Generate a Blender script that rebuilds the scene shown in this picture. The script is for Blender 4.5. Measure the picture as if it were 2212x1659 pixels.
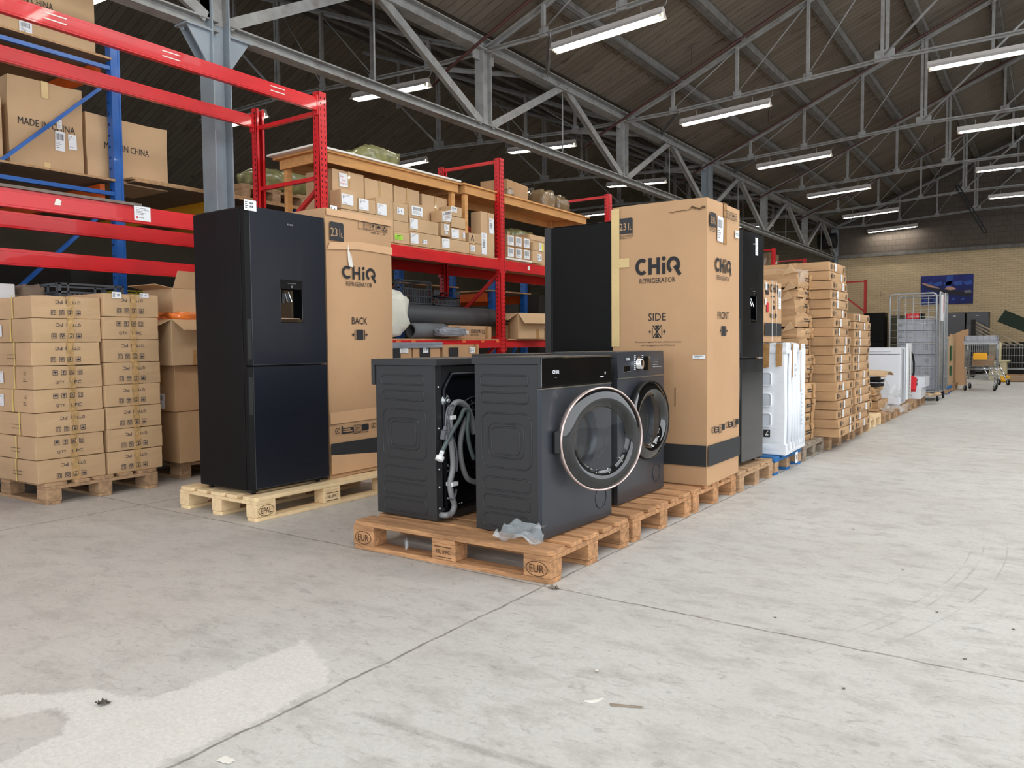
import bpy, math, random
from mathutils import Vector, Matrix, noise
R = math.radians
C = bpy.context.scene
COL = C.collection
for o in list(bpy.data.objects): bpy.data.objects.remove(o)

# ---------------------------------------------------------------- camera, world, light, exposure
F_PX, YAW, PITCH, ROLL, CAM_H = 1674.93, 0.6103, 0.0497, 0.0095, 1.0463
cam_d = bpy.data.cameras.new('camera'); cam = bpy.data.objects.new('camera', cam_d); COL.objects.link(cam)
cam_d.sensor_fit = 'HORIZONTAL'; cam_d.sensor_width = 36.0; cam_d.lens = F_PX/2212*36.0
cam_d.clip_start = .05; cam_d.clip_end = 200
fw = Vector((-math.sin(YAW)*math.cos(PITCH), math.cos(YAW)*math.cos(PITCH), -math.sin(PITCH)))
rt = Vector((math.cos(YAW), math.sin(YAW), 0)); dn = fw.cross(rt)
r2 = rt*math.cos(ROLL)+dn*math.sin(ROLL); d2 = -rt*math.sin(ROLL)+dn*math.cos(ROLL)
m3 = Matrix((r2, -d2, -fw)).transposed()
cam.matrix_world = Matrix.Translation((0, 0, CAM_H)) @ m3.to_4x4()
C.camera = cam
w = bpy.data.worlds.new('daylight'); C.world = w; w.use_nodes = True
w.node_tree.nodes['Background'].inputs[0].default_value = (.86, .93, 1, 1)
w.node_tree.nodes['Background'].inputs[1].default_value = 1.0
def area(name, loc, rot, sx, sy, e, col=(1, 1, 1)):
    l = bpy.data.lights.new(name, 'AREA'); l.shape = 'RECTANGLE'; l.size = sx; l.size_y = sy; l.energy = e; l.color = col
    o = bpy.data.objects.new(name, l); COL.objects.link(o); o.location = loc; o.rotation_euler = rot
    return o
# daylight through the open loading doors behind and to the right of the camera
area('daylight_rear_door', (-1.0, -5.6, 2.6), (R(90), 0, 0), 11, 4.6, 330, (.95, .98, 1))
area('daylight_side_door', (6.6, 3.0, 2.4), (R(90), 0, R(90)), 13, 4.2, 450, (.95, .98, 1))
for i_, (ya_, yb_) in enumerate(((-4.6, 2.2), (4.2, 10.2), (13.0, 19.0), (22.0, 28.0))):  # fill lights added over the unseen roof slope to brighten the hall floor
    area('added_roof_fill', (2.6, (ya_+yb_)/2, 7.6), (0, R(22), 0), 3.3, yb_-ya_-.3, (235, 255, 210, 125)[i_], (.97, .99, 1))
vs = C.view_settings; vs.view_transform = 'Standard'; vs.look = 'None'; vs.gamma = 1; vs.use_curve_mapping = False; vs.exposure = 0.0
LAMP_E = 40.0

# ---------------------------------------------------------------- materials
def S(r, g, b):
    f = lambda c: (c/255/12.92) if c/255 <= .04045 else ((c/255+.055)/1.055)**2.4
    return (f(r), f(g), f(b), 1)
_M = {}
def M(name, col, rough=.6, metal=0, var=.12, scale=6, bump=0, bscale=60, rnd=0, stretch=(1, 1, 1), coat=0, trans=0, alpha=1, emis=0, spec=.5, dirt=None, dirtamt=.5, ior=1.45):
    if name in _M: return _M[name]
    m = bpy.data.materials.new(name); m.use_nodes = True; nt = m.node_tree; N = nt.nodes; L = nt.links
    b = N['Principled BSDF']
    b.inputs['Roughness'].default_value = rough; b.inputs['Metallic'].default_value = metal
    b.inputs['Coat Weight'].default_value = coat; b.inputs['Transmission Weight'].default_value = trans
    b.inputs['Alpha'].default_value = alpha; b.inputs['Specular IOR Level'].default_value = spec; b.inputs['IOR'].default_value = ior
    if emis:
        b.inputs['Emission Color'].default_value = col; b.inputs['Emission Strength'].default_value = emis
    tc = N.new('ShaderNodeTexCoord'); mp = N.new('ShaderNodeMapping'); mp.inputs['Scale'].default_value = stretch
    oi = N.new('ShaderNodeObjectInfo'); va = N.new('ShaderNodeVectorMath'); va.operation = 'ADD'
    L.new(tc.outputs['Object'], mp.inputs[0]); L.new(mp.outputs[0], va.inputs[0])
    cm = N.new('ShaderNodeCombineXYZ'); mu = N.new('ShaderNodeMath'); mu.operation = 'MULTIPLY'; mu.inputs[1].default_value = 37
    L.new(oi.outputs['Random'], mu.inputs[0])
    for i in range(3): L.new(mu.outputs[0], cm.inputs[i])
    L.new(cm.outputs[0], va.inputs[1])
    no = N.new('ShaderNodeTexNoise'); no.inputs['Scale'].default_value = scale; no.inputs['Detail'].default_value = 5
    L.new(va.outputs[0], no.inputs['Vector'])
    mr = N.new('ShaderNodeMapRange'); mr.inputs['From Min'].default_value = .3; mr.inputs['From Max'].default_value = .7
    mr.inputs['To Min'].default_value = 1-var; mr.inputs['To Max'].default_value = 1+var
    L.new(no.outputs['Fac'], mr.inputs['Value'])
    fac = mr.outputs[0]
    if rnd:
        rr = N.new('ShaderNodeMapRange'); rr.inputs['To Min'].default_value = 1-rnd; rr.inputs['To Max'].default_value = 1+rnd
        L.new(oi.outputs['Random'], rr.inputs['Value'])
        mm = N.new('ShaderNodeMath'); mm.operation = 'MULTIPLY'; L.new(fac, mm.inputs[0]); L.new(rr.outputs[0], mm.inputs[1]); fac = mm.outputs[0]
    sc = N.new('ShaderNodeVectorMath'); sc.operation = 'SCALE'; sc.inputs[0].default_value = col[:3]; L.new(fac, sc.inputs['Scale'])
    out = sc.outputs[0]
    if dirt:
        n2 = N.new('ShaderNodeTexNoise'); n2.inputs['Scale'].default_value = scale*.6; n2.inputs['Detail'].default_value = 8; n2.inputs['Roughness'].default_value = .7
        L.new(va.outputs[0], n2.inputs['Vector'])
        m2 = N.new('ShaderNodeMapRange'); m2.inputs['From Min'].default_value = .5; m2.inputs['From Max'].default_value = .68; m2.inputs['To Max'].default_value = dirtamt
        L.new(n2.outputs['Fac'], m2.inputs['Value'])
        mx = N.new('ShaderNodeMixRGB'); L.new(m2.outputs[0], mx.inputs[0]); L.new(out, mx.inputs[1]); mx.inputs[2].default_value = dirt; out = mx.outputs[0]
    L.new(out, b.inputs['Base Color'])
    if bump:
        n3 = N.new('ShaderNodeTexNoise'); n3.inputs['Scale'].default_value = bscale; n3.inputs['Detail'].default_value = 4; L.new(va.outputs[0], n3.inputs['Vector'])
        bp = N.new('ShaderNodeBump'); bp.inputs['Strength'].default_value = bump; bp.inputs['Distance'].default_value = .01
        L.new(n3.outputs['Fac'], bp.inputs['Height']); L.new(bp.outputs[0], b.inputs['Normal'])
    _M[name] = m
    return m
card = M('cardboard', S(200, 167, 129), .75, var=.05, scale=3, bump=.15, bscale=14, rnd=.07, dirt=S(180, 148, 110), dirtamt=.25)
card_warm = M('cardboard_warm', S(192, 153, 115), .75, var=.05, scale=2, bump=.18, bscale=10, rnd=.04, dirt=S(176, 138, 102), dirtamt=.3)
card_dark = M('cardboard_brown', S(182, 146, 108), .78, var=.1, scale=4, bump=.3, bscale=12, rnd=.08, dirt=S(150, 112, 74), dirtamt=.3)
card_in = M('cardboard_inside', S(176, 138, 98), .85, var=.08)
tape_m = M('packing_tape', S(176, 134, 86), .22, var=.15, scale=20, bump=.5, bscale=40, coat=.4)
tape_clear = M('clear_tape', S(196, 160, 110), .12, var=.2, scale=30, bump=.8, bscale=50, coat=.7)
tape_pale = M('pale_tape', S(214, 186, 130), .35, var=.06, bump=.2)
kraft_tape = M('kraft_tape', S(214, 172, 132), .5, var=.05, scale=4, bump=.3, bscale=20)
ink = M('print_ink', S(38, 38, 42), .7, var=.1, scale=30)
ink_blue = M('print_ink_blue', S(38, 48, 70), .7, var=.1, scale=30)
ink_grey = M('faded_print', S(104, 88, 72), .8)
band_m = M('black_band', S(46, 47, 50), .6, var=.06)
paper = M('label_paper', S(238, 240, 244), .6, var=.02)
red_ink = M('red_print', S(200, 40, 60), .6, var=.02)
green_l = M('green_label', S(170, 226, 70), .6, var=.02)
yellow_l = M('yellow_label', S(236, 222, 60), .6, var=.02)
strap_y = M('yellow_strap', S(226, 210, 120), .4, var=.05)
wood_o = M('pallet_wood_orange', S(190, 142, 100), .85, var=.28, scale=5, stretch=(1, 7, 7), bump=.7, bscale=30, rnd=.12, dirt=S(118, 88, 64), dirtamt=.65)
wood_l = M('pallet_wood_pale', S(236, 208, 164), .8, var=.12, scale=5, stretch=(1, 6, 6), bump=.4, bscale=30, rnd=.06, dirt=S(206, 160, 108), dirtamt=.4)
wood_b = M('pallet_wood_brown', S(182, 148, 114), .85, var=.22, scale=5, stretch=(1, 6, 6), bump=.6, bscale=30, rnd=.12, dirt=S(110, 82, 60), dirtamt=.5)
wood_g = M('pallet_wood_grey', S(150, 136, 120), .9, var=.25, scale=6, stretch=(1, 6, 6), bump=.7, bscale=30, rnd=.12, dirt=S(84, 72, 62), dirtamt=.6)
blue_wood = M('pallet_paint_blue', S(40, 104, 164), .7, var=.12, scale=8, bump=.4, dirt=S(24, 62, 100), dirtamt=.4)
pine = M('pine_timber', S(206, 152, 94), .7, var=.15, scale=4, stretch=(6, 1, 6), bump=.2, rnd=.08)
white_board = M('white_board', S(232, 228, 220), .5, var=.03)
chip = M('chipboard', S(186, 148, 108), .85, var=.3, scale=60, bump=.5, bscale=90)
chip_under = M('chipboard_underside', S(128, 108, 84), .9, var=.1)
red_p = M('red_paint', S(206, 30, 36), .32, var=.1, scale=3, coat=.25, dirt=S(158, 24, 28), dirtamt=.25)
red_d = M('red_paint_dull', S(190, 44, 42), .45, var=.1, scale=3)
blue_p = M('blue_paint', S(26, 92, 172), .35, var=.08, coat=.2)
orange_p = M('orange_paint', S(214, 92, 26), .4, var=.1)
yellow_p = M('yellow_orange_paint', S(214, 150, 30), .45, var=.1)
slot_m = M('dark_slot', S(28, 10, 12), .8)
steel = M('painted_steel_grey', S(142, 152, 160), .45, var=.08, scale=3, dirt=S(110, 114, 116), dirtamt=.35, coat=.1)
truss_m = M('whitewashed_steel', S(150, 150, 148), .6, var=.14, scale=7, bump=.2, dirt=S(96, 82, 70), dirtamt=.5)
truss_d = M('dusty_steel', S(112, 110, 106), .7, var=.2, scale=6, dirt=S(70, 60, 50), dirtamt=.5)
pipe_red = M('oxide_red_pipe', S(74, 42, 38), .5, var=.1)
lamp_white = M('lamp_enamel', S(196, 190, 186), .4, var=.04)
lamp_cap = M('lamp_holder', S(240, 236, 214), .4)
app_dark = M('appliance_graphite', S(50, 50, 52), .38, metal=.2, var=.04, scale=2, coat=.12)
app_blue = M('appliance_night', S(34, 38, 48), .3, metal=.3, var=.05, scale=1.5, coat=.15)
app_black = M('appliance_black_side', S(11, 11, 12), .42, var=.15, scale=2, bump=.05, bscale=220, spec=.2)
app_gloss = M('black_glass', S(6, 7, 9), .05, var=0, coat=1)
app_wash = M('washer_front', S(62, 66, 74), .3, metal=.4, var=.03, coat=.2)
app_lid = M('washer_lid', S(88, 85, 80), .5, var=.08, scale=5, dirt=S(122, 114, 104), dirtamt=.5)
back_m = M('washer_back', S(22, 24, 30), .28, metal=.5, var=.05)
rubber = M('black_rubber', S(20, 20, 21), .6)
hose_g = M('grey_hose', S(134, 134, 136), .5, var=.05)
hose_d = M('dark_hose', S(88, 98, 98), .45, var=.05)
cable_g = M('grey_cable', S(96, 98, 104), .5)
white_pl = M('white_plastic', S(232, 234, 236), .4, var=.02)
chrome = M('chrome', S(225, 226, 230), .12, metal=1, var=.02)
rose = M('rose_silver_trim', S(206, 186, 180), .22, metal=.7, var=.03)
zinc = M('galvanised_steel', S(176, 180, 182), .38, metal=.7, var=.08, scale=12)
drum_m = M('drum_steel', S(150, 152, 156), .25, metal=.9, var=.1)
wht_app = M('white_enamel', S(226, 230, 238), .3, var=.02, coat=.3)
wrap_w = M('white_foam_wrap', S(236, 240, 246), .45, var=.04, bump=.6, bscale=9, coat=.3)
grey_pl = M('crate_grey', S(166, 170, 180), .5, var=.05, rnd=.04)
blk_pl = M('crate_black', S(92, 97, 102), .55, var=.06)
shade_m = M('interior_shade', S(34, 30, 26), .9, var=.2, scale=2)  # near-black colour stands in for the shade of the unlit interior
tube_m = M('rubber_tube', S(74, 76, 80), .55, var=.08, scale=10, stretch=(1, 14, 1))
foam_m = M('pipe_foam', S(104, 108, 112), .8)
sack_m = M('white_wrapped_bale', S(226, 226, 214), .6, var=.1, scale=5, bump=1, bscale=6, dirt=S(220, 210, 160), dirtamt=.3)
gr_film = M('grey_film', S(138, 144, 154), .3, var=.15, scale=6, bump=.8, bscale=8)
olive = M('wrapped_olive', S(128, 126, 84), .3, var=.4, scale=9, bump=1, bscale=8, coat=.5)
shrink = M('shrink_wrapped_load', S(120, 100, 74), .3, var=.4, scale=5, stretch=(1, 1, .3), bump=1, bscale=7, coat=.6)
green_p = M('green_board', S(36, 84, 44), .6)
yel_pl = M('yellow_plastic', S(240, 178, 30), .45)
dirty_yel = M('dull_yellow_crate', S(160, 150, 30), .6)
red_pl = M('red_plastic', S(206, 30, 44), .45)
canvas = M('wall_canvas', S(26, 36, 110), .6, var=.35, scale=2)
ink_white = M('white_print', S(220, 224, 228), .5, emis=0)
twig = M('splinter', S(150, 136, 120), .9)
def film(name, col, a, rough=.12):
    m = M(name, col, rough, var=.2, scale=14, bump=.9, bscale=18, coat=.6)
    m.node_tree.nodes['Principled BSDF'].inputs['Alpha'].default_value = a
    return m
clear_film = film('clear_film', S(230, 236, 240), .2)
bubble = film('bubble_wrap_film', S(214, 224, 230), .30)
smoke = film('smoked_door_plastic', S(14, 15, 17), .80, .05); smoke.node_tree.nodes['Principled BSDF'].inputs['Coat Weight'].default_value = 1
bowl = film('door_glass', S(46, 52, 58), .13, .02)
for mm_ in (smoke, bowl):
    for n_ in list(mm_.node_tree.nodes):
        if n_.type == 'BUMP': mm_.node_tree.nodes.remove(n_)

# ---------------------------------------------------------------- mesh helpers
class MB:
    def __init__(s): s.v = []; s.f = []; s.mi = []; s.sm = []
    def add(s, vs, fs, mi=0, sm=False):
        b = len(s.v); s.v += [tuple(v) for v in vs]; s.f += [tuple(i+b for i in f) for f in fs]; s.mi += [mi]*len(fs); s.sm += [sm]*len(fs); return s
    def box(s, x0, x1, y0, y1, z0, z1, mi=0):
        v = [(x, y, z) for z in (z0, z1) for y in (y0, y1) for x in (x0, x1)]
        return s.add(v, [(0, 2, 3, 1), (4, 5, 7, 6), (0, 1, 5, 4), (2, 6, 7, 3), (0, 4, 6, 2), (1, 3, 7, 5)], mi)
    def bar(s, a, b, w, h=None, mi=0, up=(0, 0, 1)):
        h = h or w; a = Vector(a); b = Vector(b); t = (b-a).normalized(); up = Vector(up)
        if abs(t.dot(up)) > .98: up = Vector((1, 0, 0))
        r = t.cross(up).normalized(); u = r.cross(t)
        v = [p+r*i*w/2+u*j*h/2 for p in (a, b) for j in (-1, 1) for i in (-1, 1)]
        return s.add(v, [(0, 1, 3, 2), (4, 6, 7, 5), (0, 4, 5, 1), (2, 3, 7, 6), (0, 2, 6, 4), (1, 5, 7, 3)], mi)
    def angle(s, a, b, w, mi=0, up=(0, 0, 1), t=.012):
        a = Vector(a); b = Vector(b); d = (b-a).normalized(); up = Vector(up)
        if abs(d.dot(up)) > .98: up = Vector((1, 0, 0))
        r = d.cross(up).normalized(); u = r.cross(d)
        s.bar(a+u*w/2, b+u*w/2, w, t, mi, up); s.bar(a, b, t, w, mi, up); return s
    def ibeam(s, a, b, w, h, mi=0, up=(0, 0, 1), t=.016):
        a = Vector(a); b = Vector(b); d = (b-a).normalized(); up = Vector(up)
        if abs(d.dot(up)) > .98: up = Vector((1, 0, 0))
        r = d.cross(up).normalized(); u = r.cross(d)
        s.bar(a+u*(h-t)/2, b+u*(h-t)/2, w, t, mi, up); s.bar(a-u*(h-t)/2, b-u*(h-t)/2, w, t, mi, up); s.bar(a, b, t, h-2*t, mi, up); return s
    def tube(s, pts, r, n=8, mi=0, closed=False, caps=True, rs=None):
        P = [Vector(p) for p in pts]; k = len(P); base = len(s.v); prev = None
        for i in range(k):
            if closed: t = P[(i+1) % k]-P[i-1]
            else: t = P[min(i+1, k-1)]-P[max(i-1, 0)]
            t.normalize()
            if prev is None:
                q = Vector((0, 0, 1)) if abs(t.z) < .9 else Vector((1, 0, 0)); nrm = t.cross(q).normalized()
            else: nrm = (prev-t*prev.dot(t)).normalized()
            prev = nrm; bn = t.cross(nrm); rr = rs[i] if rs else r
            for j in range(n):
                a = 2*math.pi*j/n; s.v.append(tuple(P[i]+nrm*math.cos(a)*rr+bn*math.sin(a)*rr))
        for i in range(k if closed else k-1):
            for j in range(n):
                a = base+i*n+j; b = base+i*n+(j+1) % n; c = base+((i+1) % k)*n+(j+1) % n; d = base+((i+1) % k)*n+j
                s.f.append((a, b, c, d)); s.mi.append(mi); s.sm.append(True)
        if caps and not closed:
            s.f.append(tuple(base+j for j in reversed(range(n)))); s.f.append(tuple(base+(k-1)*n+j for j in range(n))); s.mi += [mi]*2; s.sm += [False]*2
        return s
    def cyl(s, a, b, r, n=16, mi=0, r2=None): return s.tube([a, b], r, n, mi, rs=[r, r if r2 is None else r2])
    def lathe(s, c, ax, prof, n=48, mi=0, u=None, sm=True):     # prof: list of (radius, along-axis)
        c = Vector(c); ax = Vector(ax).normalized(); u = Vector(u) if u else (ax.cross(Vector((0, 0, 1))) if abs(ax.z) < .9 else Vector((1, 0, 0))); u.normalize(); w_ = ax.cross(u)
        vs = [c+ax*h+(u*math.cos(2*math.pi*j/n)+w_*math.sin(2*math.pi*j/n))*r for r, h in prof for j in range(n)]
        fs = [(i*n+j, i*n+(j+1) % n, (i+1)*n+(j+1) % n, (i+1)*n+j) for i in range(len(prof)-1) for j in range(n)]
        return s.add(vs, fs, mi, sm)
    def prism(s, poly, fr, t=.0, mi=0, off=0):                   # poly 2-D in frame fr=(o,u,v)
        o, u, v = map(Vector, fr); nn = u.cross(v).normalized(); n = len(poly)
        A = [o+u*a+v*b+nn*off for a, b in poly]
        if not t: return s.add(A, [tuple(range(n))], mi)
        B = [p+nn*t for p in A]
        return s.add(A+B, [tuple(reversed(range(n))), tuple(range(n, 2*n))]+[(i, (i+1) % n, (i+1) % n+n, i+n) for i in range(n)], mi)
    def soft(s, x0, x1, y0, y1, z0, z1, n=4, bulge=.004, jit=.003, seed=0, mi=0, crush=0):
        sx, sy, sz = x1-x0, y1-y0, z1-z0; idx = {}; b0 = len(s.v)
        def vid(a, b, c):
            k = (round(a, 4), round(b, 4), round(c, 4))
            if k in idx: return idx[k]
            p = Vector((x0+a*sx, y0+b*sy, z0+c*sz))
            e = [4*t*(1-t) for t in (a, b, c)]
            if a in (0, 1): p.x += (1 if a else -1)*bulge*e[1]*e[2]
            if b in (0, 1): p.y += (1 if b else -1)*bulge*e[0]*e[2]
            if c in (0, 1): p.z += (1 if c else -1)*bulge*.3*e[0]*e[1]
            q = noise.noise_vector(Vector((a*2.3+seed*7.1, b*2.3+seed*3.3, c*2.3-seed)))
            p += q*jit
            if crush and c > 0: p += noise.noise_vector(Vector((a*3+seed*5, b*3, c*3+seed)))*crush*c
            idx[k] = len(s.v); s.v.append(tuple(p)); return idx[k]
        g = [i/n for i in range(n+1)]
        for i in range(n):
            for j in range(n):
                A, B, D, E = g[i], g[i+1], g[j], g[j+1]
                for q in ([(0, A, D), (0, A, E), (0, B, E), (0, B, D)], [(1, A, D), (1, B, D), (1, B, E), (1, A, E)],
                          [(A, 0, D), (B, 0, D), (B, 0, E), (A, 0, E)], [(A, 1, D), (A, 1, E), (B, 1, E), (B, 1, D)],
                          [(A, D, 0), (A, E, 0), (B, E, 0), (B, D, 0)], [(A, D, 1), (B, D, 1), (B, E, 1), (A, E, 1)]):
                    s.f.append(tuple(vid(*k) for k in q)); s.mi.append(mi); s.sm.append(False)
        return s
    def build(s, name, mats, parent=None, loc=None, rz=0, bevel=0, seg=1):
        if not isinstance(mats, (list, tuple)): mats = [mats]
        me = bpy.data.meshes.new(name); me.from_pydata(s.v, [], s.f)
        for m in mats: me.materials.append(m)
        me.polygons.foreach_set('material_index', s.mi); me.polygons.foreach_set('use_smooth', s.sm); me.update()
        o = bpy.data.objects.new(name, me); COL.objects.link(o)
        if parent: o.parent = parent
        if loc is not None: o.location = loc
        if rz: o.rotation_euler.z = rz
        if bevel:
            md = o.modifiers.new('bevel', 'BEVEL'); md.width = bevel; md.segments = seg; md.limit_method = 'ANGLE'; md.angle_limit = R(40)
        return o
def tag(o, label, cat, group=None, kind=None):
    if label: o['label'] = label
    if cat: o['category'] = cat
    if group: o['group'] = group
    if kind: o['kind'] = kind
    return o
def empty(name, loc=(0, 0, 0), rz=0, label=None, cat=None, group=None):
    o = bpy.data.objects.new(name, None); COL.objects.link(o); o.location = loc; o.rotation_euler.z = rz; o.empty_display_size = .1
    return tag(o, label, cat, group)
def children(o): return [c for c in bpy.data.objects if c.parent == o]
def copy_tree(o, parent=None):
    c = o.copy(); COL.objects.link(c)
    if parent: c.parent = parent
    for ch in children(o): copy_tree(ch, c)
    return c
def struct(name, mb, mats, **k):
    o = mb.build(name, mats, **k); o['kind'] = 'structure'; return o

# flat drawing on surfaces ---------------------------------------------------
_T = {}
def text_mesh(t):
    if t in _T: return _T[t]
    cu = bpy.data.curves.new('t', 'FONT'); cu.body = t; cu.resolution_u = 2; cu.offset = .0
    o = bpy.data.objects.new('t', cu); COL.objects.link(o); bpy.context.view_layer.update()
    me = o.to_mesh(); vs = [(v.co.x, v.co.y) for v in me.vertices]; fs = [tuple(p.vertices) for p in me.polygons]; o.to_mesh_clear()
    bpy.data.objects.remove(o); bpy.data.curves.remove(cu)
    x0 = min(v[0] for v in vs); x1 = max(v[0] for v in vs); y0 = min(v[1] for v in vs); y1 = max(v[1] for v in vs)
    _T[t] = ([((a-x0)/(x1-x0), (b-y0)/(y1-y0)) for a, b in vs], fs); return _T[t]
class Draw:
    """draws flat shapes on the face given by origin o, right u and up v"""
    def __init__(s, o, u, v, off=.0025, mb=None): s.o = Vector(o); s.u = Vector(u).normalized(); s.v = Vector(v).normalized(); s.n = s.u.cross(s.v); s.off = off; s.mb = mb or MB()
    def P(s, a, b, e=0): return s.o+s.u*a+s.v*b+s.n*(s.off+e)
    def poly(s, pts, mi=0, e=0): s.mb.add([s.P(a, b, e) for a, b in pts], [tuple(range(len(pts)))], mi); return s
    def rect(s, a0, b0, a1, b1, mi=0, e=0): return s.poly([(a0, b0), (a1, b0), (a1, b1), (a0, b1)], mi, e)
    def sheet(s, a0, b0, a1, b1, mi=0, e=0, t=.0008, rot=0):     # a label with thickness
        c = ((a0+a1)/2, (b0+b1)/2); co, si = math.cos(rot), math.sin(rot)
        q = [(c[0]+(x-c[0])*co-(y-c[1])*si, c[1]+(x-c[0])*si+(y-c[1])*co) for x, y in ((a0, b0), (a1, b0), (a1, b1), (a0, b1))]
        s.mb.prism(q, (s.o, s.u, s.v), t, mi, s.off+e); return s
    def rrect(s, a0, b0, a1, b1, r, mi=0, e=0, corners=(1, 1, 1, 1)):
        pts = []
        for k, (cx, cy, a) in enumerate(((a0+r, b0+r, 180), (a1-r, b0+r, 270), (a1-r, b1-r, 0), (a0+r, b1-r, 90))):
            if corners[k]: pts += [(cx+r*math.cos(R(a+i*22.5)), cy+r*math.sin(R(a+i*22.5))) for i in range(5)]
            else: pts.append((a0 if k in (0, 3) else a1, b0 if k < 2 else b1))
        return s.poly(pts, mi, e)
    def line(s, pts, w, mi=0, closed=False, e=0):
        n = len(pts); L = []; Rr = []
        for i in range(n):
            a = pts[i-1] if (i or closed) else pts[i]; b = pts[(i+1) % n] if (i < n-1 or closed) else pts[i]
            dx, dy = b[0]-a[0], b[1]-a[1]; l = math.hypot(dx, dy) or 1; nx, ny = -dy/l*w/2, dx/l*w/2
            if 0 < i < n-1 or closed:
                p, q = pts[i-1], pts[(i+1) % n]; d1 = math.atan2(pts[i][1]-p[1], pts[i][0]-p[0]); d2_ = math.atan2(q[1]-pts[i][1], q[0]-pts[i][0])
                k = 1/max(.5, abs(math.cos((d2_-d1)/2))); nx *= k; ny *= k
            L.append(s.P(pts[i][0]+nx, pts[i][1]+ny, e)); Rr.append(s.P(pts[i][0]-nx, pts[i][1]-ny, e))
        m = n if closed else n-1
        s.mb.add(L+Rr, [(n+i, n+(i+1) % n, (i+1) % n, i) for i in range(m)], mi); return s
    def arc(s, cx, cy, r, a0, a1, w, mi=0, n=20, e=0, ry=None):
        ry = ry or r
        return s.line([(cx+r*math.cos(R(a0+(a1-a0)*i/n)), cy+ry*math.sin(R(a0+(a1-a0)*i/n))) for i in range(n+1)], w, mi, e=e)
    def disc(s, cx, cy, r, mi=0, n=14, e=0): return s.poly([(cx+r*math.cos(2*math.pi*i/n), cy+r*math.sin(2*math.pi*i/n)) for i in range(n)], mi, e)
    def text(s, t, a, b, w, h, mi=0, e=0, flip=False):           # fitted into the box (a,b,w,h); flip = upside down
        vs, fs = text_mesh(t)
        if flip: q = [s.P(a+w-x*w, b+h-y*h, e) for x, y in vs]
        else: q = [s.P(a+x*w, b+y*h, e) for x, y in vs]
        s.mb.add(q, fs, mi); return s
    def logo(s, a, b, w, h, mi=0, e=0):                          # the four-letter maker's mark
        t = h*.212; r = h/2-t/2; rx = .145*w-t/2; cy = b+h/2
        s.arc(a+rx+t/2, cy, rx, 48, 312, t, mi, 24, e, ry=r)
        x = a+.295*w; g = .178*w; s.rect(x, b, x+t, b+h, mi, e); s.rect(x+g, b, x+g+t, b+h, mi, e); s.rect(x+t, cy-t/2, x+g, cy+t/2, mi, e)
        x = a+.595*w; s.rect(x, b, x+t, b+h*.68, mi, e); s.disc(x+t/2, b+h*.92, t*.62, mi, e=e)
        x = a+w-rx-t*.7; s.arc(x, cy, rx, -35, 245, t, mi, 24, e, ry=r); s.line([(x+rx*.25, cy-r*.15), (x+rx+t*.5, b-h*.10)], t, mi, e=e)
        return s
    def icon(s, k, a, b, z, mi=0, w=None, flip=False, e=0):
        w = w or z*.09; f = (lambda x, y: (a+z-x*z, b+z-y*z)) if flip else (lambda x, y: (a+x*z, b+y*z))
        s.line([f(0, 0), f(1, 0), f(1, 1), f(0, 1)], w, mi, True, e)
        if k == 'up':
            for x in (.3, .7): s.line([f(x, .25), f(x, .62)], w, mi, e=e); s.poly([f(x-.13, .6), f(x+.13, .6), f(x, .85)] if not flip else [f(x-.13, .6), f(x+.13, .6), f(x, .85)], mi, e)
            s.line([f(.18, .15), f(.82, .15)], w, mi, e=e)
        elif k == 'glass':
            s.poly([f(.28, .85), f(.42, .45), f(.58, .45), f(.72, .85)], mi, e); s.line([f(.5, .45), f(.5, .15)], w, mi, e=e); s.line([f(.3, .15), f(.7, .15)], w, mi, e=e)
        elif k == 'umbrella':
            s.poly([f(.5+.36*math.cos(R(t)), .48+.34*math.sin(R(t))) for t in range(0, 181, 20)], mi, e); s.line([f(.5, .5), f(.5, .18), f(.6, .14)], w, mi, e=e)
        elif k == 'hands':
            s.poly([f(.5+.17*math.cos(R(t)), .66+.17*math.sin(R(t))) for t in range(0, 360, 30)], mi, e)
            s.poly([f(.12, .5), f(.22, .5), f(.48, .2), f(.4, .12), f(.12, .3)], mi, e); s.poly([f(.88, .5), f(.78, .5), f(.52, .2), f(.6, .12), f(.88, .3)], mi, e)
        elif k == 'bin':
            s.line([f(.3, .8), f(.36, .3), f(.64, .3), f(.7, .8)], w, mi, True, e); s.line([f(.15, .1), f(.85, .9)], w*.7, mi, e=e); s.line([f(.85, .1), f(.15, .9)], w*.7, mi, e=e)
        return s
    def barcode(s, a0, b0, a1, b1, mi=1, seed=1, e=.0009, vert=False):
        r = random.Random(seed); x = 0
        while x < .97:
            wd = r.choice((.015, .02, .035))
            if vert: s.rect(a0, b0+(b1-b0)*x, a1, b0+(b1-b0)*min(1, x+wd), mi, e)
            else: s.rect(a0+(a1-a0)*x, b0, a0+(a1-a0)*min(1, x+wd), b1, mi, e)
            x += wd+r.choice((.012, .02, .03))
        return s
    def lines(s, a0, b0, a1, b1, n, mi=1, seed=1, e=.0009, th=.35):  # print too small to read
        r = random.Random(seed); h = (b1-b0)/n
        for i in range(n):
            x = a0; y = b1-h*(i+.5)
            end = a0+(a1-a0)*r.uniform(.45, 1)
            while x < end:
                l = min(end-x, (a1-a0)*r.uniform(.08, .25)); s.rect(x, y-h*th/2, x+l, y+h*th/2, mi, e); x += l+(a1-a0)*.03
        return s
def face_x(x=0, y=0, z=0, off=.0035): return Draw((x, y, z), (0, 1, 0), (0, 0, 1), off)     # +X face
def face_y(x=0, y=0, z=0, off=.0035): return Draw((x, y, z), (1, 0, 0), (0, 0, 1), off)     # -Y face
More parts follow.
